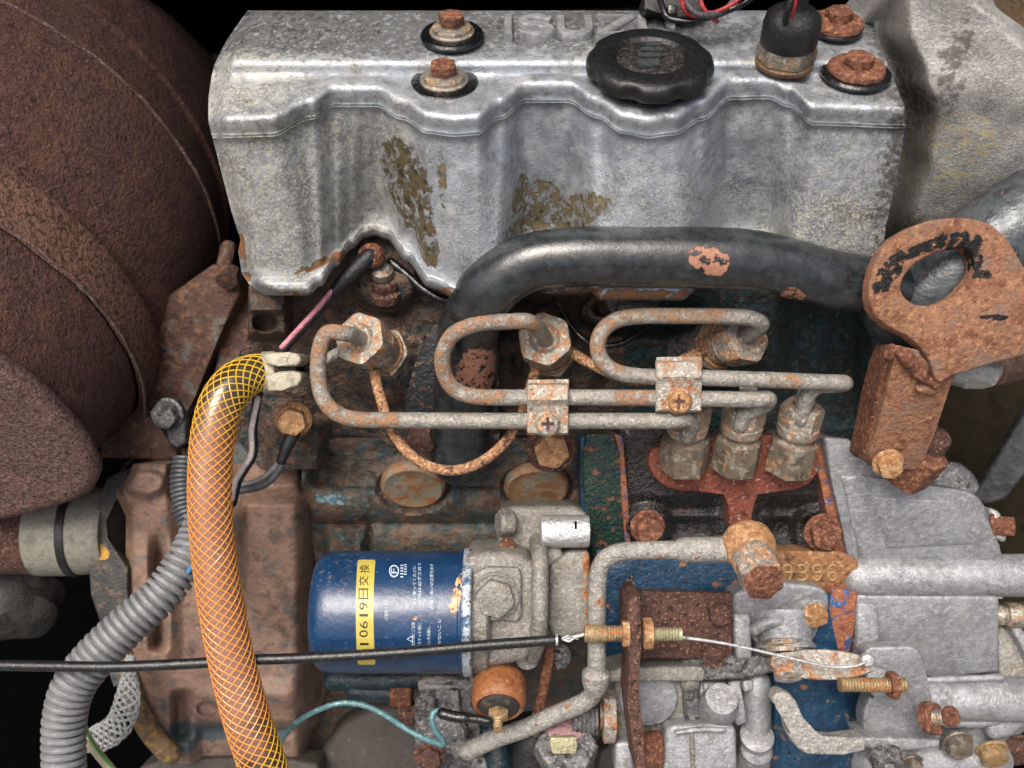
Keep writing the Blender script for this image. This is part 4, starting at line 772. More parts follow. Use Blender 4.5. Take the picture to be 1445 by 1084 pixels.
# ------------------------------------------------------------------ injection pump
pump = thing('injection_pump', 'black and blue fuel injection pump with rust red top and three outlet nuts', 'fuel pump')
def pump_f(px, py):
    z = -1.28 + (700 - py) * .0048
    # raised deck with two scooped pockets
    z += .10 * box(px, py, 880, 1200, 610, 800, 8)
    for cx, sx in ((952, 1), (1120, 1)):
        z -= .34 * box(px, py, 894 if cx < 1000 else 1080, 1006 if cx < 1000 else 1180, 712, 766, 16); z += .16 * math.exp(-((py - 728) / 7) ** 2) * box(px, py, 900 if cx < 1000 else 1078, 1012 if cx < 1000 else 1140, 700, 760, 8)
    z += .05 * box(px, py, 915, 1160, 628, 682, 14) + .05 * box(px, py, 1024, 1064, 680, 740, 7)
    z += .30 * disc(px, py, 914, 742, 34, 30) + .34 * disc(px, py, 1160, 750, 42, 36)
    z += nse(px, py, .03, .03, 1)
    return z
mk('pump_head', relief(876, lambda y: interp([(600, 1150), (640, 1168), (700, 1182), (780, 1205), (800, 1208)], y), 604, 792, 150, 100, pump_f, 1.2), 'black_cast', pump)
def capsule(x0, x1, y0, y1, r, n=7):
    o = []
    for cx, cy, a0 in ((x1 - r, y0 + r, -90), (x1 - r, y1 - r, 0), (x0 + r, y1 - r, 90), (x0 + r, y0 + r, 180)):
        for i in range(n + 1): a = R(a0 + 90 * i / n); o.append((cx + r * math.cos(a), cy + r * math.sin(a)))
    return o
top_o = [(920, 634), (960, 620), (1120, 612), (1146, 622), (1156, 645), (1154, 668), (1142, 684), (1120, 693), (1066, 695), (1062, 720), (1060, 746), (1030, 746), (1028, 715), (1024, 695), (968, 694), (940, 688), (922, 672), (914, 652)]
mk('red_deck', prism(top_o, -.66, .6, gy=.0042, ref=(1040, 660), bevel=3), 'red_rust_plate', pump)
mk('side_flange', prism([(1150, 604), (1166, 620), (1176, 668), (1190, 740), (1206, 800), (1214, 838), (1196, 838), (1180, 790), (1168, 730), (1158, 680), (1146, 640)], -.98, .8, gy=.0035, ref=(1180, 720), bevel=2), 'blue_rust', pump)
mk('number_pad', prism([(1058, 782), (1100, 778), (1184, 778), (1212, 790), (1214, 838), (1180, 842), (1058, 838)], -1.02, .6, gy=.004, ref=(1130, 810), bevel=4), 'numbered_rust', pump)
def flat_text(s, cx, cy, z, h, wd, m, par, name, rot=0, ext=.006, tilt=0, sp=1):
    vs, fs = text(s, 1, 0, sp); x0 = min(v.x for v in vs); x1 = max(v.x for v in vs); y0 = min(v.y for v in vs); y1 = max(v.y for v in vs)
    out = []
    for e in (0, ext):
        for v in vs:
            a = ((v.x - x0) / (x1 - x0) - .5) * wd; b = ((v.y - y0) / (y1 - y0) - .5) * h; c, s_ = math.cos(rot), math.sin(rot)
            dx, dy = a * c - b * s_, a * s_ + b * c; out.append(V(cx + dx, cy - dy, z + e + tilt * dy))
    n = len(vs); return mk(name, (out, [tuple(i + n for i in f) for f in fs] + list(fs)), m, par, smooth=False)
def outline_text(s, cx, cy, z, h, wd, m, par, r=1.3, tilt=0):
    """cast-in digits: thin raised strokes"""
    G = {'9': [(.8, .55), (.45, .5), (.15, .62), (.12, .85), (.4, 1), (.75, .92), (.85, .6), (.8, .25), (.5, 0), (.15, .08)], '3': [(.12, .95), (.5, 1), (.82, .85), (.75, .6), (.42, .52), (.8, .42), (.86, .15), (.5, 0), (.1, .06)],
         '6': [(.8, .95), (.45, 1), (.18, .75), (.12, .3), (.35, 0), (.72, .04), (.88, .28), (.7, .5), (.35, .5), (.14, .32)]}
    n = len(s); cw = wd / n
    for i, ch in enumerate(s):
        pts = [(cx - wd/2 + cw * (i + .12 + .76 * a), cy + h/2 - h * b, z + tilt * (h * b - h/2)) for a, b in G[ch]]
        mk('cast_digit', tube(pts, r, 6, 4), m, par)
outline_text('9396', 1143, 808, -1.0, 21, 84, 'number_edge', pump, 1.4, .004)
mk('cast_mark', tube([(1078, 790, -1.0), (1090, 784, -.98), (1104, 788, -.98), (1112, 784, -.98), (1128, 790, -1.0)], 2, 6), 'numbered_rust', pump)
for i, (bx, by, tx, ty) in enumerate(((965, 655, 966, 600), (1038, 655, 1043, 596), (1114, 657, 1128, 590))):
    ax = Vector((.04 * (i + .3), 1, .55)); lw = 31 if i != 1 else 30
    v = mk('outlet_nut', lathe((bx, by - 6, -.46), ax, [(30, -14)] + [(lw, -12, 36), (lw, -10, 1), (lw, 30, 1), (lw, 36, 33), (28, 38), (25, 40), (25, 46), (20, 48)], 48, .52 + .1 * i), 'nut_grime', pump)
    mk('upper_nut', lathe((bx, by - 6, -.46), ax, [(20, 44), (27, 46), (29, 50), (29, 60), (25, 62)] + [(26, 62, 29), (26, 64, 1), (26, 86, 1), (25, 90, 28), (22, 92), (15, 92), (14, 88)], 48, .3), 'rust_silver', v)
    mk('pipe_sleeve', lathe((bx, by - 6, -.46), ax, [(13, 80), (13, 92), (14, 96), (15, 100), (13, 104), (12, 106), (12, 116)], 28), 'zinc', v)
for (px, py, z, r, m_) in ((913, 742, -1.05, 17, 'rust'), (1160, 750, -1.0, 19, 'rust')):
    bolt(pump, (px, py, z), Z + N * .35 + X * .08, r, 16, m_, .2, (r * 1.45, 6), tip=(11, 7) if px > 1000 else None)
bolt(pump, (903, 612, -1.0), Z + N * .3, 14, 12, 'rust', .2, (20, 4))
mk('pump_barrel', relief(842, 1075, 776, 952, 80, 60, lambda px, py: -1.75 + .4 * math.sqrt(max(0, 1 - ((py - 850) / 110) ** 2)) - .002 * (py - 850) + nse(px, py, .03, .02), .8), 'blue_paint', pump)
def barrel_f(px, py):
    cx = 1146; d = (px - cx) / 82; return -2.1 + .9 * math.sqrt(max(0, 1 - d * d)) - .003 * (py - 950) + .12 * box(px, py, 1066, 1100, 940, 1080, 6)
mk('pump_drum', relief(1066, 1226, 838, 1100, 90, 80, barrel_f, .8), 'blue_paint', pump)
mk('rusty_edge', prism([(1176, 830), (1212, 836), (1206, 880), (1200, 930), (1186, 930), (1172, 900), (1168, 860)], -1.05, .5, gy=.004, bevel=4), 'blue_rust', pump)

# ------------------------------------------------------------------ grey governor housing
gov = thing('governor_housing', 'large pale grey cast aluminium governor housing at lower right', 'housing')
A = lambda o, z, d, **k: mk(k.pop('name', 'housing_panel'), prism(o, z, d, **k), k.pop('m', 'cast_alu') if 'm' in k else 'cast_alu', gov)
mk('upper_panel', prism([(1182, 668), (1218, 672), (1290, 690), (1336, 690), (1364, 690), (1380, 698), (1392, 716), (1412, 770), (1424, 802), (1216, 806), (1202, 740)], -.85, 1.3, gy=.0045, ref=(1300, 740), bevel=17, seg=6), 'cast_alu', gov, warp=.02, ws=2.5)
mk('flange_strip', prism([(1163, 617), (1200, 620), (1213, 632), (1222, 660), (1294, 676), (1288, 692), (1190, 676), (1206, 750), (1218, 836), (1204, 836), (1190, 750), (1172, 672)], -.8, 1.2, gy=.0045, ref=(1200, 720), bevel=5), 'cast_alu', gov, warp=.01)
mk('rib', tube([(1212, 812, -1.25), (1300, 812, -1.25), (1445, 812, -1.3), (1456, 812, -1.35)], 30, 32), 'cast_alu', gov, warp=.012)
mk('lower_panel', prism([(1200, 842), (1216, 838), (1412, 842), (1412, 952), (1330, 956), (1216, 946), (1200, 930)], -1.22, 1.2, gy=.0035, ref=(1300, 890), bevel=12, seg=5), 'cast_alu', gov, warp=.02, ws=2.5)
mk('web', prism([(1408, 884), (1430, 884), (1462, 952), (1462, 965), (1410, 960)], -1.6, .7, bevel=5), 'filter_alu', gov)
mk('web', prism([(1426, 884), (1442, 884), (1470, 930), (1462, 952)], -1.4, .5, bevel=5), 'cast_alu', gov)
mk('rib', tube([(1290, 986, -1.5), (1380, 986, -1.5), (1480, 988, -1.5)], 31, 32), 'cast_alu', gov, warp=.012)
mk('lower_bracket', prism([(1312, 1010), (1380, 1014), (1470, 1000), (1470, 1020), (1420, 1052), (1400, 1056), (1322, 1052)], -1.7, .8, gy=.003, bevel=6), 'cast_alu', gov, warp=.01)
mk('bottom_tube', tube([(1232, 1076, -1.9), (1300, 1070, -1.9), (1390, 1068, -1.9)], 34, 28), 'cast_alu', gov, warp=.02)
mk('shaft_sleeve', lathe((1405, 868, -1.5), X, [(14, -10), (16, 0), (17, 6), (14, 8), (14, 12), (18, 14), (19, 18), (19, 60)], 36), 'steel_worn', gov)
bolt(gov, (1396, 742, -1.6), X + Z * .4, 13, 26, 'rust', .3, (20, 6))
for (px, py, z, m_, r) in ((1346, 1040, -1.45, 'dark_alu', 15), (1398, 1056, -1.5, 'brass', 17), (1432, 1050, -1.9, 'rust_dark', 20)):
    bolt(gov, (px, py, z), N + Z * .2, r, 16, m_, .2, (r * 1.3, 5))
mk('lug_round', prism([(1316, 672), (1330, 656), (1352, 652), (1374, 664), (1388, 684), (1380, 700), (1320, 696)], -1.5, .6, bevel=10, seg=4), 'dark_alu', gov, warp=.05)
one('drive_belt', prism([(1490, 540), (1460, 560), (1372, 705), (1392, 712), (1420, 704), (1500, 600)], -5.0, .25, gx=.003, bevel=4), 'grey_blur', 'blurred grey belt slanting behind the housing at the right edge', 'belt')

# stop lever bracket on the governor
sb = thing('stop_bracket', 'grey cast bracket with copper coloured adjusting screws on the governor', 'bracket')
mk('bracket_plate', prism([(1228, 914), (1288, 912), (1302, 922), (1308, 955), (1318, 1000), (1330, 1038), (1326, 1048), (1222, 1050), (1218, 1010), (1226, 986), (1246, 972), (1246, 946), (1222, 938), (1220, 922)], -.78, .35, gy=.004, ref=(1270, 980), bevel=5), 'cast_alu', sb, warp=.008)
mk('screw_block', prism([(1222, 940), (1252, 944), (1262, 974), (1258, 986), (1232, 984), (1222, 968)], -.35, .55, bevel=5), 'cast_alu', sb)
mk('bracket_foot', prism([(1216, 1040), (1328, 1044), (1326, 1056), (1250, 1062), (1222, 1056)], -.7, .7, bevel=4), 'cast_alu', sb)
def screw(par, pos, ax, r, h0, h1, m='brass', name='screw'): return mk(name, lathe(pos, ax, thread(r, h0, h1, 4.4, .16), 20), m, par)
s1 = screw(sb, (1256, 967, -.12), X + U * -.03, 10.5, -72, 24, 'brass')
mk('lock_nut', lathe((1256, 967, -.12), X, [(a, b) + tuple(c) for a, b, *c in hexprof(17, 12, -2)], 48, .3), 'rust', s1)
s2 = screw(sb, (1310, 1014, -.5), Vector((.55, .35, .8)), 11, 0, 34, 'steel_worn')
mk('hex_nut', lathe((1310, 1014, -.5), Vector((.55, .35, .8)), hexprof(21, 14, -2), 48, .4), 'rust', s2)
mk('slotted_head', lathe((1310, 1014, -.5), Vector((.55, .35, .8)), [(8, 30), (13, 31), (14, 34), (14, 40), (12, 43), (2, 44)], 32), 'rust', s2)
bolt(sb, (1248, 1064, -.6), N + Z * .3, 20, 18, 'dark_alu', .2, (24, 4), tip=(11, 8))
lev = one('stop_lever', prism([(1090, 984), (1096, 978), (1106, 976), (1116, 980), (1124, 990), (1134, 1012), (1148, 1034), (1160, 1042), (1180, 1044), (1216, 1038), (1222, 1042), (1222, 1060), (1190, 1066), (1140, 1066), (1124, 1056), (1112, 1036), (1106, 1008), (1098, 996), (1090, 992)], -.25, .28, bevel=5, seg=4), 'zinc', 'curved grey steel stop lever hooking over the blue pump drum', 'lever', warp=.02)

# cable end arm
ca = thing('throttle_lever', 'thin flat steel arm with rusty bolt where the cable wire ends', 'lever')
mk('arm_plate', lathe((1160, 938, -.3), U * .96 + Z * .1 + X * .03, [(70, -3), (73, -2), (73, 2), (70, 3), (2, 3)], 64, flat=.30), 'zinc_rusty', ca)
mk('pivot_bolt', lathe((1110, 936, -.35), N + U * -.1, [(24, -6), (24, 0)] + hexprof(19, 22, 0), 48, .1), 'zinc_rusty', ca)
mk('stud', lathe((1222, 930, -.2), Z, [(5, -10), (6, 0), (10, 1), (10, 5), (8, 8), (2, 9)], 24), 'bright_alu', ca)

# ------------------------------------------------------------------ aluminium outlet fitting
of = thing('outlet_housing', 'smooth silver cast outlet housing below the banjo fitting', 'housing')
mk('outlet_flange', prism([(1034, 838), (1090, 822), (1150, 826), (1168, 834), (1172, 862), (1150, 878), (1138, 900), (1136, 920), (1066, 922), (1062, 884), (1034, 872)], -.85, .6, gy=.004, bevel=9, seg=4), 'cast_alu', of, warp=.02)
mk('cast_ear', prism([(1122, 828), (1150, 826), (1170, 836), (1172, 858), (1150, 872), (1128, 862)], -.76, .3, bevel=9, seg=4), 'cast_alu', of, warp=.01)
mk('shoulder', tube([(1066, 888, -.72), (1080, 880, -.66), (1106, 876, -.62), (1130, 882, -.68), (1138, 892, -.76)], 9, 16), 'cast_alu', of)
mk('outlet_neck', lathe((1106, 878, -.95), N + U * -.5, [(46, -14), (44, 0), (38, 12), (36, 26), (40, 30), (42, 36)], 48), 'cast_alu', of)
mk('thread_ring', lathe((1106, 912, -.75), N + U * -.4, [(28, -8), (32, -6), (33, 0), (31, 2), (33, 4), (33, 10), (28, 12)], 48), 'steel_worn', of)
mk('side_lug', prism([(1034, 866), (1060, 866), (1062, 930), (1040, 932)], -.7, .5, bevel=5), 'cast_alu', of)
bolt(of, (1148, 862, -.68), N + Z * .3, 16, 14, 'rust_orange', .1, (17, 3))

for (o_, zz) in (([(1230, 700), (1350, 706), (1372, 770), (1250, 776)], -.82),):
    mk('cast_pad', prism(o_, zz, .2, gy=.0045, ref=(1300, 740), bevel=6), 'cast_alu', gov, warp=.01)
mk('parting_line', tube([(1184, 660, -.62), (1196, 720, -.85), (1208, 780, -1.1), (1216, 836, -1.3)], 2.2, 6, wob=.6), 'yellow_plated', gov)
mk('gasket_edge', tube([(1205, 842, -1.16), (1204, 890, -1.2), (1206, 935, -1.25)], 2.4, 6, wob=.6), 'rust_dark', gov)
mk('rib', tube([(1216, 842, -1.18), (1300, 841, -1.2), (1412, 842, -1.22)], 3.2, 8, wob=.3), 'manifold_alu', gov)
mk('rib', tube([(1330, 1020, -1.62), (1390, 1024, -1.62), (1440, 1012, -1.62)], 4, 8, wob=.3), 'manifold_alu', gov)
bolt(gov, (1350, 1046, -1.4), N + Z * .6, 16, 14, 'nut_grime', .1, (22, 5)); bolt(gov, (1285, 1075, -1.6), N + Z * .4, 13, 12, 'nut_grime', .3, (17, 4))
for (bx, by, bz, br, bh) in ((1345, 1052, -1.75, 22, 20), (1400, 1066, -1.85, 24, 20), (1262, 1072, -1.9, 20, 18), (1298, 1036, -1.5, 12, 10)):
    mk('bolt_boss', lathe((bx, by, bz), N + Z * .4, [(br * 1.25, -30), (br * 1.1, 0), (br, bh * .8), (br * .9, bh), (2, bh)], 36), 'cast_alu', gov, warp=.01)
mk('web', prism([(1388, 1020), (1440, 1010), (1475, 990), (1475, 1008), (1430, 1040), (1400, 1048)], -1.45, .5, bevel=8, seg=4), 'cast_alu', gov)
mk('rib', tube([(1300, 960, -1.35), (1360, 958, -1.35), (1412, 956, -1.38)], 5, 10, wob=.3), 'cast_alu', gov)
mk('corner_pad', prism([(1207, 846), (1240, 846), (1244, 900), (1234, 938), (1208, 930)], -1.08, .3, bevel=8, seg=4), 'cast_alu', gov, warp=.015)
mk('shoulder', tube([(1216, 690, -.78), (1250, 694, -.8), (1300, 698, -.82), (1362, 700, -.9)], 7, 14, wob=.2), 'cast_alu', gov)
mk('cast_ear', prism([(1396, 716), (1412, 722), (1424, 752), (1420, 768), (1404, 760)], -1.5, .5, bevel=6), 'manifold_alu', gov)
mk('lower_lip', tube([(1312, 1016, -1.45), (1360, 1020, -1.45), (1404, 1016, -1.5), (1450, 1002, -1.6)], 8, 12, wob=.2), 'cast_alu', gov)
# banjo pipe
bp = thing('banjo_fuel_pipe', 'fat grey fuel pipe with rusty banjo eye and brown hex bolt', 'fuel pipe')
mk('tube', tube([(1005, 776, .18), (960, 776, .15), (905, 777, .12), (872, 780, .1), (852, 792, .05), (844, 815, 0), (842, 860, -.05), (842, 920, -.15), (842, 955, -.25), (840, 975, -.45), (822, 992, -.6), (785, 1008, -.75), (740, 1028, -.9), (700, 1042, -1.0), (660, 1060, -1.2)], 13, 20, 10, wob=.02), 'zinc', bp)
mk('sleeve', tube([(966, 776, .15), (1030, 775, .2)], 18, 24, 6), 'zinc', bp)
mk('banjo_eye', ball((1056, 770, .25), 38, (1, .95, .85), 24), 'rust_orange', bp, warp=.02)
bax = Vector((.12, -.55, .8))
mk('banjo_collar', lathe((1060, 784, .42), bax, [(24, -10), (29, 0), (30, 8), (27, 10), (30, 12), (30, 16), (27, 18)] + [(27, 18, 31), (27, 20, 1), (27, 40, 1), (26, 44, 31), (22, 46)], 48, .2), 'rust_silver', bp)
mk('banjo_bolt', lathe((1060, 784, .42), bax, hexprof(24, 16, 45, .4), 48, .35), 'rust', bp, warp=.01)
mk('swage', lathe((841, 950, -.22), Vector((0, -1, -.3)), [(14, -6), (20, 0), (20, 10), (18, 20), (14, 30)], 32, flat=1), 'zinc', bp)

# ------------------------------------------------------------------ throttle cable and bracket
cb = thing('cable_bracket', 'rust brown L shaped sheet bracket holding the cable adjuster', 'bracket')
mk('back_plate', prism([(892, 838), (900, 834), (1034, 838), (1034, 926), (1014, 930), (900, 930), (892, 920)], -.78, .14, bevel=2), 'rust_dark', cb, warp=.02)
mk('upright_flange', prism([(886, 850), (892, 840), (902, 838), (906, 850), (906, 900), (902, 950), (902, 990), (908, 1040), (914, 1090), (898, 1092), (892, 1040), (886, 990), (888, 940), (884, 900)], .18, .95, bevel=2), 'rust_dark', cb, warp=.03, ws=9)
bolt(cb, (1015, 862, -.72), N * .3 + Z, 15, 14, 'rust_dark', .2, (17, 3)); bolt(cb, (1004, 920, -.7), N * .5 + Z, 15, 16, 'rust_dark', .2, (17, 3))
tc = thing('throttle_cable', 'long black sheathed control cable crossing the whole engine to its adjuster', 'cable')
mk('sheath', tube([(-60, 938, .2), (60, 940, .25), (160, 941, .3), (260, 937, .3), (360, 931, .3), (420, 929, .3), (560, 921, .28), (680, 911, .25), (786, 903, .2)], 7.6, 16, 10), 'cable_black', tc)
mk('frayed_core', cat(tube([(784, 903, .2), (806, 900, .18), (826, 895, .15)], 2.8, 8), tube([(790, 900, .2), (803, 905, .22), (812, 898, .18)], 1.6, 6), tube([(788, 906, .2), (800, 898, .24), (815, 902, .16)], 1.4, 6)), 'bright_alu', tc)
mk('end_ring', lathe((786, 903, .2), X, [(6, -2), (8.3, -2), (8.3, 1), (6, 1)], 24), 'bright_alu', tc)
mk('adjuster', lathe((824, 894, .15), X, [(8, 0), (12.5, 1), (12.5, 30), (12, 31)] + thread(11.5, 32, 62, 4, .1), 28), 'brass', tc)
mk('lock_nut', lathe((880, 894, .15), X, [(a, b) + tuple(c) for a, b, *c in hexprof(17, 10, -2)], 48, .2), 'rust_orange', tc)
mk('lock_nut', lathe((908, 894, .15), X, [(a, b) + tuple(c) for a, b, *c in hexprof(19, 13, 0)], 48, .5), 'rust_orange', tc)
mk('threaded_end', lathe((920, 895, .15), X, thread(10, 0, 38, 4.4, .18) + [(9, 39), (9, 42), (3, 42)], 24), 'yellow_plated', tc)
mk('inner_wire', tube([(958, 899, .15), (1010, 906, .12), (1060, 916, .08), (1120, 930, .02), (1170, 941, -.02), (1205, 940, -.05), (1222, 934, -.08)], 2.3, 10), 'bright_alu', tc)

# ------------------------------------------------------------------ oil filter
flt = thing('oil_filter', 'glossy blue spin-on oil filter can with yellow date label', 'oil filter')
FX0, FC, FZ, FR = 446, 863, -.75, 86
fpos = (654, FC, FZ)
mk('can', lathe(fpos, -X, [(60, -6), (86, -4), (87, 0), (87, 3), (84.5, 5), (84.5, 150), (84.5, 178), (83, 190), (79, 199), (72, 205), (60, 208), (50, 209), (48, 205), (2, 204)], 96), 'filter_blue', flt)
mk('can_rim', lathe(fpos, -X, [(70, -14), (87, -14), (89, -12), (89, -3), (86.5, -1), (84.8, 1)], 96), 'filter_rim', flt)
kf = K(FZ) / 100; fcx = V(*fpos)
def on_can(xpx, ang, lift=.3):
    """point on the can: xpx picture x, ang degrees from facing the viewer (positive up)"""
    r = (84.5 + lift) * kf; b = Vector((0, math.sin(R(ang)), math.cos(R(ang)))) * r; p = fcx + b
    return Vector(((xpx - 722.5) / 100 * K(p.z), p.y, p.z))
def can_angle(y):
    best = min((abs(542 - on_can(500, a / 2).y / K(on_can(500, a / 2).z) * 100 - y), a / 2) for a in range(-150, 150)); return best[1]
def wrap(x0, x1, a0, a1, lift, na=30, rnd=2, bow=0):
    vs = []; fs = []
    for i in range(na + 1):
        t = i / na; a = lerp(a0, a1, t); e = min(t, 1 - t) * (abs(a1 - a0) * 1.5); ins = max(0, rnd - e) ** 2 / rnd * .5 if rnd else 0
        off = bow * math.sin(math.pi * t)
        for x in (x0 + ins + off, x1 - ins + off): vs.append(on_can(x, a, lift))
    for i in range(na): fs.append((2*i, 2*i+1, 2*i+3, 2*i+2))
    n = len(vs); return vs, fs
def can_text(s, xc, ac, wdeg, hpx, m, name, par, lift=.75, bow=0):
    """text running up around the can; letters' tops toward the left"""
    vs, fs = text(s, 1); x0 = min(v.x for v in vs); x1 = max(v.x for v in vs); y0 = min(v.y for v in vs); y1 = max(v.y for v in vs)
    fs2 = fs; out = []
    for v in vs:
        a = ac + ((v.x - x0) / (x1 - x0) - .5) * wdeg; x = xc - ((v.y - y0) / max(1e-6, y1 - y0) - .5) * hpx
        out.append(on_can(x, a, lift))
    return mk(name, (out, fs2), m, par, smooth=False)
lab = mk('date_label', wrap(505, 530, can_angle(938), can_angle(790), .35, 40, 3, -3), 'label_yellow', flt)
for ch, y in (('1', 909), ('0', 894), ('6', 882), ('1', 868), ('9', 855), ('日', 838), ('交', 820), ('換', 803)):
    ang = can_angle(y) 
    can_text(ch, 514 if y > 900 or y < 815 else 513, ang, (10 if ch in '日交換' else 6.5) if ch != '1' else 2.2, 14 if ch in '日交換' else 12, 'ink', 'label_character', lab)
for (s, x, a, wd, hp) in (('ずに使ってください', 585, 27, 40, 5), ('交換は必ず工具で', 592, 30, 44, 5), ('お取り扱いの注意を必ず', 609, 27, 46, 5), ('次の点にご注意', 583, -22, 22, 5), ('ガスケット面に', 592, -24, 24, 5), ('エンジンを始動し', 605, -28, 26, 5), ('漏れのないこと', 620, -26, 34, 5), ('ご使用の車に', 545, 2, 18, 5)):
    can_text(s, x, can_angle(863 - 85 * math.sin(R(a))), wd, hp, 'white_print', 'printed_line', flt)
can_text('△', 578, -12, 7, 9, 'white_print', 'printed_symbol', flt)
can_text('○', 556, 52, 15, 14, 'white_print', 'printed_symbol', flt); can_text('F', 556, 52, 6, 8, 'white_print', 'printed_symbol', flt)
can_text('IIIII', 567, 52, 15, 4, 'white_print', 'printed_line', flt); can_text('IIIII', 572, 54, 13, 4, 'white_print', 'printed_line', flt)

# ------------------------------------------------------------------ oil filter head
fh = thing('filter_housing', 'pitted grey aluminium oil filter head with big hex plug', 'filter head')
mk('round_flange', lathe((662, 862, -.9), X, [(84, -4), (86, 0), (86, 26), (82, 30), (70, 32)], 72), 'filter_alu', fh)
mk('head_body', prism([(656, 782), (700, 778), (740, 782), (760, 800), (762, 905), (742, 934), (700, 942), (660, 938), (654, 900)], -.25, 1.2, bevel=12, seg=5), 'filter_alu', fh, warp=.02)
mk('ridge', tube([(758, 764, -.9), (762, 790, -.3), (762, 850, -.12), (760, 900, -.2), (752, 925, -.5)], 12, 20), 'filter_alu', fh)
mk('mount_body', prism([(774, 800), (800, 780), (832, 778), (834, 896), (780, 904), (772, 880)], -.6, 1.0, bevel=8, seg=4), 'filter_alu', fh, warp=.02)
mk('web', prism([(757, 770), (790, 764), (800, 800), (794, 890), (770, 900)], -.75, .8, bevel=8), 'filter_alu', fh, warp=.015)
mk('plug_pad', prism([(668, 810), (688, 800), (732, 802), (736, 812), (736, 872), (728, 878), (676, 874), (666, 860)], -.14, .25, bevel=3), 'filter_alu', fh)
mk('hex_plug', lathe((699, 841, -.14), Z + Vector((0, -.06, 0)), [(34, 0), (34, 5), (32, 6), (30, 5), (27, 5)] + hexprof(24, 15, 5)[1:], 48, .25), 'filter_alu', fh)
mk('upper_neck', prism([(704, 722), (718, 716), (804, 714), (830, 722), (832, 740), (800, 774), (740, 786), (706, 782), (700, 750)], -1.1, 1.0, bevel=10, seg=4), 'filter_alu', fh, warp=.03)
mk('cap_nut', lathe((714, 738, -.95), -X * .9 + Z * .3, [(14, -12), (18, -8, 19), (18, 8, 1), (15, 12)], 48), 'filter_alu', fh)
mk('relief_cylinder', lathe((762, 750, -.75), X, [(18, 0), (22, 2), (23, 5), (23, 64), (22, 69), (12, 70)], 48), 'bright_alu', fh)
mk('slot', prism([(811, 736), (814, 736), (814, 747), (811, 747)], -.515, .05, bevel=0), 'bay_black', fh)
bolt(fh, (716, 768, -.75), N * .5 + Z, 10, 10, 'rust', .2)
mk('lower_ear', lathe((744, 928, -.6), Z + N * .3, [(16, -30), (18, 0), (16, 5), (2, 6)], 32), 'filter_alu', fh)
mk('switch_neck', lathe((705, 930, -.75), N * .6 + Vector((0, -1, 0)), [(22, -6), (24, 0), (22, 5), (20, 8), (21, 14), (20, 20), (18, 26)], 36), 'filter_alu', fh)

ops = thing('oil_pressure_switch', 'orange rusted round pressure switch hanging under the filter head', 'switch')
ao = Vector((-.02, -.58, .76)); oc = (705, 962, -.62)
mk('switch_body', lathe(oc, ao, [(20, -10), (30, -8), (36, -3), (38, 4), (38, 32), (36, 38), (33, 42), (31, 43), (29, 41), (28, 37)], 56), 'switch_rust', ops)
mk('insulator', lathe(oc, ao, [(29, 36), (28, 42), (20, 47), (12, 48), (11, 50), (2, 50)], 40), 'black_bracket', ops)
mk('terminal', lathe(oc, ao, [(10, 46)] + [(13, 50, 15), (13, 58, 1), (11, 60), (8, 61)] + thread(6.5, 62, 78, 4, .15) + [(2, 79)], 36), 'brass', ops)
tw = thing('pressure_switch_wire', 'pale teal wire with black boot plugged onto the rusty pressure switch', 'wire')
mk('boot', tube([(690, 1018, -.1), (668, 1014, -.1), (645, 1012, -.1), (624, 1007, -.15)], 7.5, 16, rf=lambda t: 6.5 + 1.3 * sm(.4, .5, t)), 'rubber_gloss', tw)
mk('terminal_tab', prism([(684, 1011), (706, 1015), (704, 1026), (684, 1021)], -.1, .05, bevel=1), 'brass', tw)
mk('wire', tube([(626, 1007, -.15), (617, 1003, -.2), (610, 1010, -.2), (613, 1028, -.2), (624, 1044, -.25), (625, 1051, -.3), (618, 1049, -.35), (598, 1042, -.5), (572, 1028, -.6), (545, 1010, -.6), (518, 997, -.6), (490, 992, -.6), (462, 997, -.6), (430, 1012, -.7), (408, 1030, -.9), (392, 1052, -1.1)], 4.0, 12), 'wire_teal', tw)

# ------------------------------------------------------------------ lower middle: feed pump, fittings
lp = thing('lift_pump', 'dim grey cast feed pump under the blue oil filter', 'pump')
mk('pump_casting', prism([(590, 960), (660, 955), (675, 964), (676, 990), (665, 1010), (672, 1050), (720, 1095), (590, 1100), (583, 1050), (592, 1000)], -1.9, 1.0, gy=.004, bevel=9, seg=4), 'dark_alu', lp, warp=.02)
mk('top_strip', prism([(588, 962), (600, 955), (672, 955), (676, 972), (590, 976)], -1.7, .5, bevel=4), 'filter_alu', lp)
mk('rib', prism([(634, 974), (648, 974), (650, 1008), (636, 1010)], -1.6, .4, bevel=3), 'dark_alu', lp)
mk('rib', tube([(650, 1055, -1.7), (690, 1080, -1.65), (740, 1110, -1.7)], 16, 16), 'dark_alu', lp)
mk('side_boss', tube([(600, 1000, -1.8), (600, 1040, -1.85), (604, 1090, -1.9)], 15, 20), 'dark_alu', lp)
bolt(lp, (601, 988, -1.75), N, 14, 18, 'dark_alu', .1, (16, 3)); bolt(lp, (606, 1066, -1.6), N * .4 + Z, 15, 10, 'rust_dark', .1, (22, 3))
mk('round_cover', lathe((628, 1035, -1.75), Z + N * .3, [(30, -10), (32, 0), (28, 6), (2, 9)], 40), 'dark_alu', lp)
mk('elbow', tube([(696, 1036, -1.7), (702, 1062, -1.6), (706, 1110, -1.6)], 20, 24), 'dark_teal', lp)
fb = thing('rusty_fitting_pair', 'two rust brown square fittings below the blue filter', 'fitting')
mk('nut', lathe((566, 978, -2.4), X, [(a, b) + tuple(c) for a, b, *c in hexprof(17, 30, -14)], 48, .2), 'rust', fb)
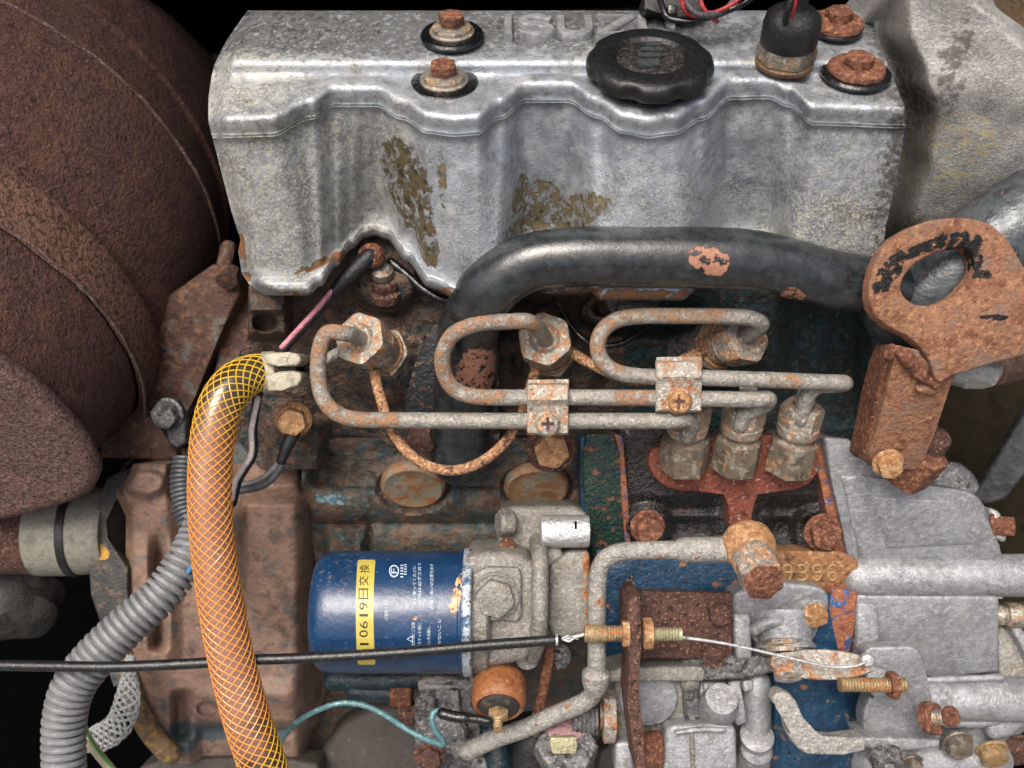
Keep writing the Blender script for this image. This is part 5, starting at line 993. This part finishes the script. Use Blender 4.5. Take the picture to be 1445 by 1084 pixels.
mk('nut', lathe((575, 1006, -2.5), X, [(a, b) + tuple(c) for a, b, *c in hexprof(15, 28, -12)], 48, .4), 'rust_dark', fb)
mk('pipe', tube([(500, 975, -2.5), (552, 978, -2.4)], 14, 20), 'dark_teal', fb)
one('dark_hose', tube([(470, 960, -2.6), (540, 960, -2.4), (640, 952, -2.4)], 15, 20), 'dark_teal', 'dark blue green hose hidden under the blue filter', 'hose')
rod = thing('dipstick_tube', 'thin brown tube slanting down between filter head and fuel pipe', 'tube')
mk('tube', tube([(776, 915, -1.0), (773, 940, -1.05), (766, 975, -1.15), (759, 1010, -1.2), (757, 1022, -1.25)], 8, 16), 'rust', rod)
mk('tube_foot', tube([(759, 1008, -1.2), (756, 1032, -1.25)], 8.5, 16), 'zinc', rod)
mk('clamp_ear', lathe((786, 926, -1.3), Z, [(18, -8), (20, 0), (16, 3), (8, 4), (6, 0), (2, 0)], 32), 'dark_alu', rod)
bc = thing('filter_bowl', 'dark metal bowl with pale hexagon facet at the bottom centre', 'bowl')
mk('hex_collar', lathe((798, 1062, -1.0), U, [(36, -10), (39, -8, 43), (39, -4, 1), (39, 20, 1), (38, 24, 43), (30, 25)], 48, R(30)), 'dark_alu', bc)
mk('facet_patch', prism([(777, 1041), (813, 1041), (815, 1052), (812, 1064), (780, 1064), (776, 1052)], -.52, .1, bevel=1), 'yellow_plated', bc)
mk('bowl', lathe((800, 1085, -1.15), -U, [(30, -6), (34, 0), (34, 50), (30, 60)], 40), 'dark_alu', bc)
mk('neck', lathe((798, 1046, -1.1), U, [(28, 0), (32, 2), (32, 5), (29, 7), (32, 9), (32, 12), (29, 14), (29, 20)], 40), 'dark_alu', bc)
mk('pink_band', lathe((796, 1028, -1.15), U, [(24, -6), (29, -4), (29, 16), (24, 18)], 40), 'pink_label', bc)
one('dark_elbow_casting', cat(tube([(735, 1044, -1.9), (765, 1040, -1.8), (790, 1050, -1.8)], 34, 24), tube([(752, 1040, -1.7), (750, 1100, -1.8)], 36, 24)), 'rubber', 'black rubber elbow in shadow left of the bowl', 'hose')
rn = thing('union_nut', 'rust spotted union nut and ribbed grey union left of the feed pump', 'nut')
mk('nut', lathe((858, 1010, -1.1), X, [(20, -12)] + [(a, b) + tuple(c) for a, b, *c in hexprof(32, 18, -8)], 48, .35), 'zinc_rusty', rn)
mk('ribbed_union', lathe((820, 1010, -1.15), X, thread(28, -14, 24, 6, .08), 36), 'dark_alu', rn)

fp = thing('feed_pump', 'grey cast aluminium feed pump with round cover at bottom right of centre', 'pump')
mk('top_plate', prism([(856, 948), (880, 942), (990, 940), (996, 948), (994, 962), (860, 964)], -.75, .8, bevel=4), 'filter_alu', fp, warp=.01)
mk('rear_arm', prism([(960, 934), (1000, 926), (1080, 926), (1100, 932), (1098, 948), (1060, 958), (996, 962)], -.9, .6, bevel=5), 'dark_alu', fp, warp=.02)
mk('body', prism([(868, 962), (990, 960), (1000, 980), (1006, 1020), (1010, 1095), (868, 1095), (866, 1010)], -1.2, 1.0, gy=.003, bevel=6), 'filter_alu', fp, warp=.02)
mk('round_cover', lathe((914, 982, -1.12), Z + N * .25, [(30, -6), (41, -5), (42, 0), (42, 7), (39, 10), (2, 11)], 64), 'cast_alu', fp)
mk('screw_boss', lathe((973, 960, -1.0), N + Z * .3, [(13, -40), (13, -4), (14, 0), (14, 8), (11, 12), (4, 14)], 32), 'filter_alu', fp)
mk('boss_column', tube([(974, 970, -1.0), (976, 1000, -1.05), (978, 1022, -1.1)], 12, 20), 'dark_alu', fp)
mk('block', prism([(938, 1030), (950, 1024), (1020, 1020), (1040, 1030), (1042, 1095), (936, 1095)], -.8, .9, bevel=8, seg=4), 'cast_alu', fp, warp=.02)
mk('cylinder', lathe((1012, 1000, -1.05), U * 1 + Z * .2, [(26, -70), (28, -60), (27, 20), (24, 34), (22, 40)], 40), 'cast_alu', fp)
mk('side_cylinder', tube([(1068, 965, -1.2), (1068, 1010, -1.3), (1066, 1100, -1.5)], 20, 28), 'cast_alu', fp, warp=.015)
mk('lower_cap', lathe((1066, 1062, -1.3), -U, [(18, -14), (22, -10), (23, 0), (22, 40)], 36), 'cast_alu', fp)
mk('lug', prism([(1028, 962), (1046, 960), (1048, 984), (1056, 1020), (1040, 1026), (1030, 1000)], -1.1, .4, bevel=4), 'cast_alu', fp)
mk('plug', lathe((918, 1058, -.95), X, [(20, -14), (26, -10), (26, 0), (26, 12), (22, 16)], 40), 'rust', fp)
mk('rib', tube([(996, 968, -.95), (1004, 1000, -.95), (1008, 1024, -.9)], 5, 10), 'cast_alu', fp)
mk('rib', tube([(955, 1034, -.72), (985, 1030, -.72), (1022, 1030, -.74)], 4, 10, wob=.3), 'cast_alu', fp)
mk('rib', tube([(976, 1036, -.74), (977, 1060, -.76), (978, 1090, -.8)], 3.4, 8, wob=.5), 'filter_alu', fp)
mk('cast_step', prism([(986, 962), (1030, 966), (1032, 990), (1014, 1012), (990, 1004)], -1.0, .4, bevel=8, seg=4), 'cast_alu', fp, warp=.02)
mk('neck_ring', lathe((1068, 1040, -1.2), -U, [(20, -6), (24, -4), (24, 3), (20, 5)], 36), 'cast_alu', fp)
mk('small_pad', prism([(1048, 962), (1062, 960), (1064, 974), (1050, 978)], -.95, .3, bevel=3), 'cast_alu', fp)
mk('left_boss', prism([(868, 1048), (892, 1046), (896, 1095), (868, 1095)], -.95, .6, bevel=6), 'cast_alu', fp)

# ------------------------------------------------------------------ left castings
def lc_xl(y): return interp([(655, 188), (668, 182), (690, 165), (700, 163), (716, 172), (730, 178), (800, 177), (900, 177), (960, 180), (1000, 196), (1040, 222), (1075, 250)], y, False)
def left_f(px, py):
    z = -2.5 + (860 - py) * .0035
    e = px - lc_xl(py); z -= .35 * (1 - sm(0, 14, e))
    z += .25 * disc(px, py, 205, 682, 30, 18, .3)
    z -= .55 * box(px, py, 216, 232, 750, 915, 10) * sm(740, 790, py)
    z -= .3 * sm(232, 262, px) * (1 - sm(300, 330, px)) * (1 - sm(930, 960, py))
    z += .3 * sm(330, 352, px) * (1 - sm(980, 1010, py))
    z -= 1.7 * sm(408, 462, px) ** 1.5
    z -= .5 * box(px, py, 246, 268, 978, 1042, 9)
    z += .2 * box(px, py, 262, 420, 968, 1020, 16) - .14 * disc(px, py, 293, 1000, 15, 9)
    z -= .5 * sm(1015, 1030, py) * sm(262, 290, px)
    z -= .9 * (1 - sm(684, 716, py)) * sm(232, 262, px)
    z += nse(px, py, .015, .06, 7) + nse(px, py, .05, .015, 3)
    return z
tcov = thing('timing_cover', 'smooth rusty brown cast cover behind the orange braided hose', 'cover')
mk('cover_casting', relief(lc_xl, lambda y: interp([(655, 455), (900, 470), (1080, 440)], y), 655, 1078, 170, 190, left_f, 1.8), 'left_cast', tcov, angle=60)
mk('cast_rim', tube([(176, 930, -2.75), (182, 965, -2.8), (196, 1004, -2.85), (216, 1038, -2.9), (240, 1064, -2.95)], 15, 20, flat=1), 'rim_cast', tcov)
one('oil_pan', prism([(520, 1000), (556, 994), (585, 1002), (600, 1040), (600, 1120), (440, 1120), (452, 1060), (478, 1020)], -4.2, .6, bevel=16, seg=4), 'pan_paint', 'flat grey brown pan corner at the bottom below the teal wire', 'oil pan')
one('lower_cover_edge', prism([(195, 1084), (232, 1070), (380, 1068), (450, 1078), (450, 1150), (180, 1150)], -3.6, .6, bevel=6), 'pan_paint', 'dark grey brown cover edge at the bottom left behind the orange hose', 'cover')
one('lower_right_casting', prism([(845, 1060), (880, 1040), (900, 1090), (1240, 1080), (1240, 1140), (840, 1140)], -3.4, .6, bevel=6), 'pan_paint', 'dim grey brown surface at the bottom edge behind the feed pump', 'casting')
mb = thing('mounting_bracket', 'brown rusted mounting bracket in shadow beside the big canister', 'bracket')
mk('bracket_arm', prism([(232, 420), (300, 372), (340, 386), (338, 420), (306, 480), (270, 560), (262, 600), (214, 600), (206, 560), (196, 520), (214, 470)], -2.6, .5, gy=.002, bevel=5), 'bracket_rust', mb, warp=.04, ws=2)
mk('bracket_foot', prism([(138, 628), (160, 596), (200, 570), (226, 604), (250, 640), (240, 650), (140, 648)], -2.5, .6, bevel=5), 'bracket_rust', mb, warp=.04, ws=2)
mk('ear', prism([(226, 575), (248, 562), (262, 590), (262, 625), (250, 634), (238, 626)], -2.2, .2, bevel=4), 'grey_blur', mb)
bolt(mb, (240, 582, -2.2), N * .5 + Z * .8 - X * .3, 17, 16, 'dark_alu', .3, (22, 4))
one('rear_casting', prism([(314, 470), (330, 400), (400, 400), (400, 640), (300, 640), (290, 560)], -2.9, .5, bevel=6), 'bracket_rust', 'dim red brown casting between mounting bracket and cylinder head', 'casting', warp=.04, ws=2)
one('rear_fitting', cat(lathe((324, 384, -2.3), N, hexprof(15, 20), 48), tube([(322, 350, -3.0), (316, 376, -2.9), (306, 396, -2.9)], 11, 20)), 'bracket_rust', 'dim grey round fitting left of the valve cover corner', 'fitting')
one('teal_side_casting', prism([(238, 640), (300, 620), (420, 640), (430, 700), (250, 700), (228, 670)], -2.75, .6, bevel=8), 'block_grime', 'teal stained casting patch behind the top of the grey conduit', 'casting', warp=.03)
bbk = thing('black_bracket', 'black bent steel bracket with yellow paint spots at lower left', 'bracket')
mk('strap', prism([(150, 674), (184, 660), (166, 700), (148, 735), (150, 760), (180, 800), (180, 860), (160, 900), (145, 890), (128, 840), (122, 760), (124, 740), (140, 712)], -2.35, .14, bevel=2), 'black_bracket', bbk)
ws = thing('exhaust_sleeve', 'pale dirty sleeve with black band on a brown pipe at far left', 'pipe')
mk('sleeve', lathe((98, 748, -2.9), X, [(60, -42), (64, -40), (64, 0), (60, 52), (56, 62)], 56, flat=1), 'white_sleeve', ws)
mk('black_band', lathe((98, 748, -2.9), X, [(61, 6), (65, 7), (65, 18), (61, 19)], 56), 'rubber', ws)
mk('brown_pipe', lathe((60, 750, -3.0), X, [(58, -140), (60, -10), (61, 0), (50, 2)], 48), 'rust_dark', ws)
rg = thing('rear_joint', 'blurred dark grey round joint in the lower left background', 'joint')
mk('joint_body', lathe((24, 850, -4.2), N + X * .4, [(30, -60), (60, -40), (62, 0), (52, 14), (50, 30), (36, 40), (2, 42)], 40), 'grey_dim', rg, warp=.08, ws=2); mk('stem', tube([(-40, 800, -4.3), (20, 806, -4.2), (44, 812, -4.2)], 34, 24), 'grey_dim', rg)
one('side_tab', prism([(152, 946), (172, 944), (178, 966), (160, 970)], -2.6, .2, bevel=2), 'grey_blur', 'small grey metal tab left of the brown cover above the ground strap', 'tab')
gs = thing('ground_strap', 'loose braided metal ground strap at the lower left', 'ground strap')
sp = [(184, 926, -2.3), (183, 950, -2.25), (182, 975, -2.2), (178, 1000, -2.15), (170, 1020, -2.12), (156, 1034, -2.12), (140, 1042, -2.15), (120, 1048, -2.25)]
for k_ in range(14):
    pts_ = []; sg = 1 if k_ % 2 else -1
    for i_ in range(22):
        q_ = i_ / 21 * 7; j_ = min(6, int(q_)); f_ = q_ - j_; x_, y_, z_ = (lerp(sp[j_][c_], sp[j_+1][c_], f_) for c_ in range(3))
        wdt = lerp(5, 18, sm(0, 3, q_)) * (1 - .3 * sm(6, 7, q_)); th_ = sg * q_ * 1.9 + k_ * 2 * math.pi / 14 * 2
        t1, t2 = sp[j_], sp[j_+1]; L_ = math.hypot(t2[0]-t1[0], t2[1]-t1[1]); nx_, ny_ = -(t2[1]-t1[1]) / L_, (t2[0]-t1[0]) / L_
        a_ = wdt * math.cos(th_); pts_.append((x_ + nx_ * a_, y_ + ny_ * a_, z_ + .05 * math.sin(th_) + .03 * math.sin(q_ * 3)))
    mk('braid_strand', tube(pts_, 2.7, 8, 3, wob=.2), 'strap_braid', gs)
yw = thing('earth_wire', 'cream wire with green stripe leaving the bottom of the grey conduit', 'wire')
mk('sheath', tube([(112, 1000, -1.2), (118, 1030, -1.1), (134, 1058, -1.0), (160, 1090, -1.0)], 6.5, 12), 'wire_cream', yw)
mk('stripe', tube([(117, 1018, -1.06), (123, 1036, -1.03), (138, 1058, -.94), (163, 1088, -.94)], 2.2, 8), 'wire_green', yw)

# ------------------------------------------------------------------ corrugated conduit
def conduit(pts, r, per, dep, m, label, k=None):
    path = catmull([V(*p) for p in pts], 60); L = [0]
    for a, b in zip(path, path[1:]): L.append(L[-1] + (b - a).length)
    n = int(L[-1] * 100 / per * 8); pp = []; rr = []; j = 0
    for i in range(n + 1):
        s = L[-1] * i / n
        while j < len(L) - 2 and L[j+1] < s: j += 1
        t = (s - L[j]) / max(1e-9, L[j+1] - L[j]); p = path[j].lerp(path[j+1], t); pp.append(p)
        u = i / n; ph = (i % 8) / 8; prof = (0, .88, 1, 1, 1, 1, .88, 0)[i % 8]
        rad = r(u) if callable(r) else r
        rr.append((rad - dep * (1 - prof)) / 100 * K(p.z))
    return one('corrugated_conduit', rings(pp, rr, 40), m, label, 'conduit', 'grey corrugated conduits', angle=80)
conduit([(262, 645, -1.6), (258, 680, -1.5), (262, 715, -1.4), (272, 750, -1.3), (284, 790, -1.25)], 18, 7.2, 5, 'conduit_dark', 'narrow dark corrugated conduit going up behind the yellow hose')
conduit([(300, 690, -1.1), (282, 745, -.95), (262, 790, -.7), (228, 838, -.5), (176, 886, -.35), (132, 930, -.25), (104, 968, -.2), (92, 1010, -.2), (90, 1060, -.2), (92, 1120, -.2)], lambda u: interp([(0, 23), (.25, 28), (.6, 31), (1, 30)], u), 11.5, 8.5, 'conduit_grey', 'wide light grey corrugated conduit curving to the lower left corner')
for i in range(7):
    a = (282 - 9 * i * .9, 806 + 8.6 * i)
    if i == 0: cfl = thing('conduit_slit_edge', 'black curled slit edge along the underside of the wide conduit', 'conduit edge')
    mk('curl', lathe((a[0] - 4, a[1] - 2, -.62 + .02 * i), Vector((-.7, -.8, .3)), [(5, -3), (7, -1), (7, 2), (5, 4)], 16), 'rubber_gloss', cfl)
wire([(276, 792, -.5), (270, 802, -.45), (262, 812, -.45)], 4, 'wire_blue', 'short bit of bright blue wire poking out of the grey conduit')

# ------------------------------------------------------------------ yellow braided hose
hp = [(402, 527, .1), (380, 526, .2), (356, 528, .34), (332, 542, .48), (313, 568, .6), (302, 606, .65), (297, 650, .65), (296, 710, .65), (300, 770, .6), (308, 830, .55), (318, 890, .5), (331, 950, .45), (347, 1010, .4), (364, 1060, .35), (380, 1110, .3)]
hose = thing('braided_hose', 'translucent hose with yellow orange braided mesh curving down the left', 'hose')
HR = 30
hpath = catmull([V(*p) for p in hp], 16)
hrad = [lerp(23, HR, sm(0, 60, i)) / 100 * K(p.z) * (1 + .08 * sm(120, 224, i)) for i, p in enumerate(hpath)]
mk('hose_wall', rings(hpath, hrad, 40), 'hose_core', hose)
def braid(sign, ns=13):
    fr = frames(hpath); L = [0]
    for a, b in zip(hpath, hpath[1:]): L.append(L[-1] + (b - a).length)
    gs_ = []
    fine = []; st = .045; s = 0; j = 0
    while s < L[-1]:
        while j < len(L) - 2 and L[j+1] < s: j += 1
        t = (s - L[j]) / (L[j+1] - L[j]); a, b = fr[j], fr[j+1]
        fine.append((s, hpath[j].lerp(hpath[j+1], t), a[1].lerp(b[1], t).normalized(), a[2].lerp(b[2], t).normalized(), lerp(hrad[j], hrad[j+1], t))); s += st
    for q in range(ns):
        pth = []
        for (s, p, a, b, rr) in fine:
            th = sign * 2 * math.pi * s / 1.62 + 2 * math.pi * q / ns; pth.append(p + (a * math.cos(th) + b * math.sin(th)) * (rr - .001 + (.004 if sign > 0 else 0)))
        gs_.append(rings(pth, [.0098] * len(pth), 5, caps=True))
    return cat(*gs_)
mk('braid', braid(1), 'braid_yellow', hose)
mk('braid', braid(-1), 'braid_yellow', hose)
nc = thing('hose_clip', 'cream nylon pinch clip on the upper end of the yellow hose', 'clip')
mk('clip_ring', lathe((380, 526, .2), X + Vector((0, .05, -.15)), [(25, -9), (28, -10), (30, -8), (30, 8), (28, 10), (25, 9)], 56), 'clip_nylon', nc)
mk('clip_jaw', prism([(372, 500), (384, 497), (408, 497), (420, 499), (425, 505), (424, 513), (416, 517), (392, 517), (374, 514)], .60, .5, bevel=4, seg=4), 'clip_nylon', nc)
mk('clip_jaw', prism([(374, 530), (394, 524), (416, 523), (425, 527), (426, 536), (420, 545), (398, 551), (378, 553)], .58, .5, bevel=4, seg=4), 'clip_nylon', nc)
mk('pinch_gap', prism([(392, 517), (418, 517), (418, 524), (392, 524)], .40, .2, bevel=1), 'rubber', nc)
flat_text("2", 404, 507, .604, 8, 6, "white_sleeve", nc, "raised_mark")
# ------------------------------------------------------------------ origins at each thing's base, then into the real world
def recenter():
    kids = {}
    for o in COL.objects:
        if o.parent: kids.setdefault(o.parent, []).append(o)
    for r in [o for o in COL.objects if o.parent is None and o.type in ('MESH', 'EMPTY')]:
        fam = [r]; i = 0
        while i < len(fam): fam += kids.get(fam[i], []); i += 1
        pts = [c for o in fam if o.type == 'MESH' for c in ((min(v.co.x for v in o.data.vertices), min(v.co.y for v in o.data.vertices), min(v.co.z for v in o.data.vertices)), (max(v.co.x for v in o.data.vertices), max(v.co.y for v in o.data.vertices), max(v.co.z for v in o.data.vertices)))]
        if not pts: continue
        lo = [min(p[q] for p in pts) for q in range(3)]; hi = [max(p[q] for p in pts) for q in range(3)]
        c = Vector(((lo[0] + hi[0]) / 2, lo[1], (lo[2] + hi[2]) / 2))
        for o in fam:
            if o.type == 'MESH': o.data.transform(Matrix.Translation(-c))
        r.matrix_world = WORLD @ Matrix.Translation(c)
recenter()
SC.unit_settings.system = 'METRIC'
SC.cycles.use_denoising = True
SC.cycles.max_bounces = 8
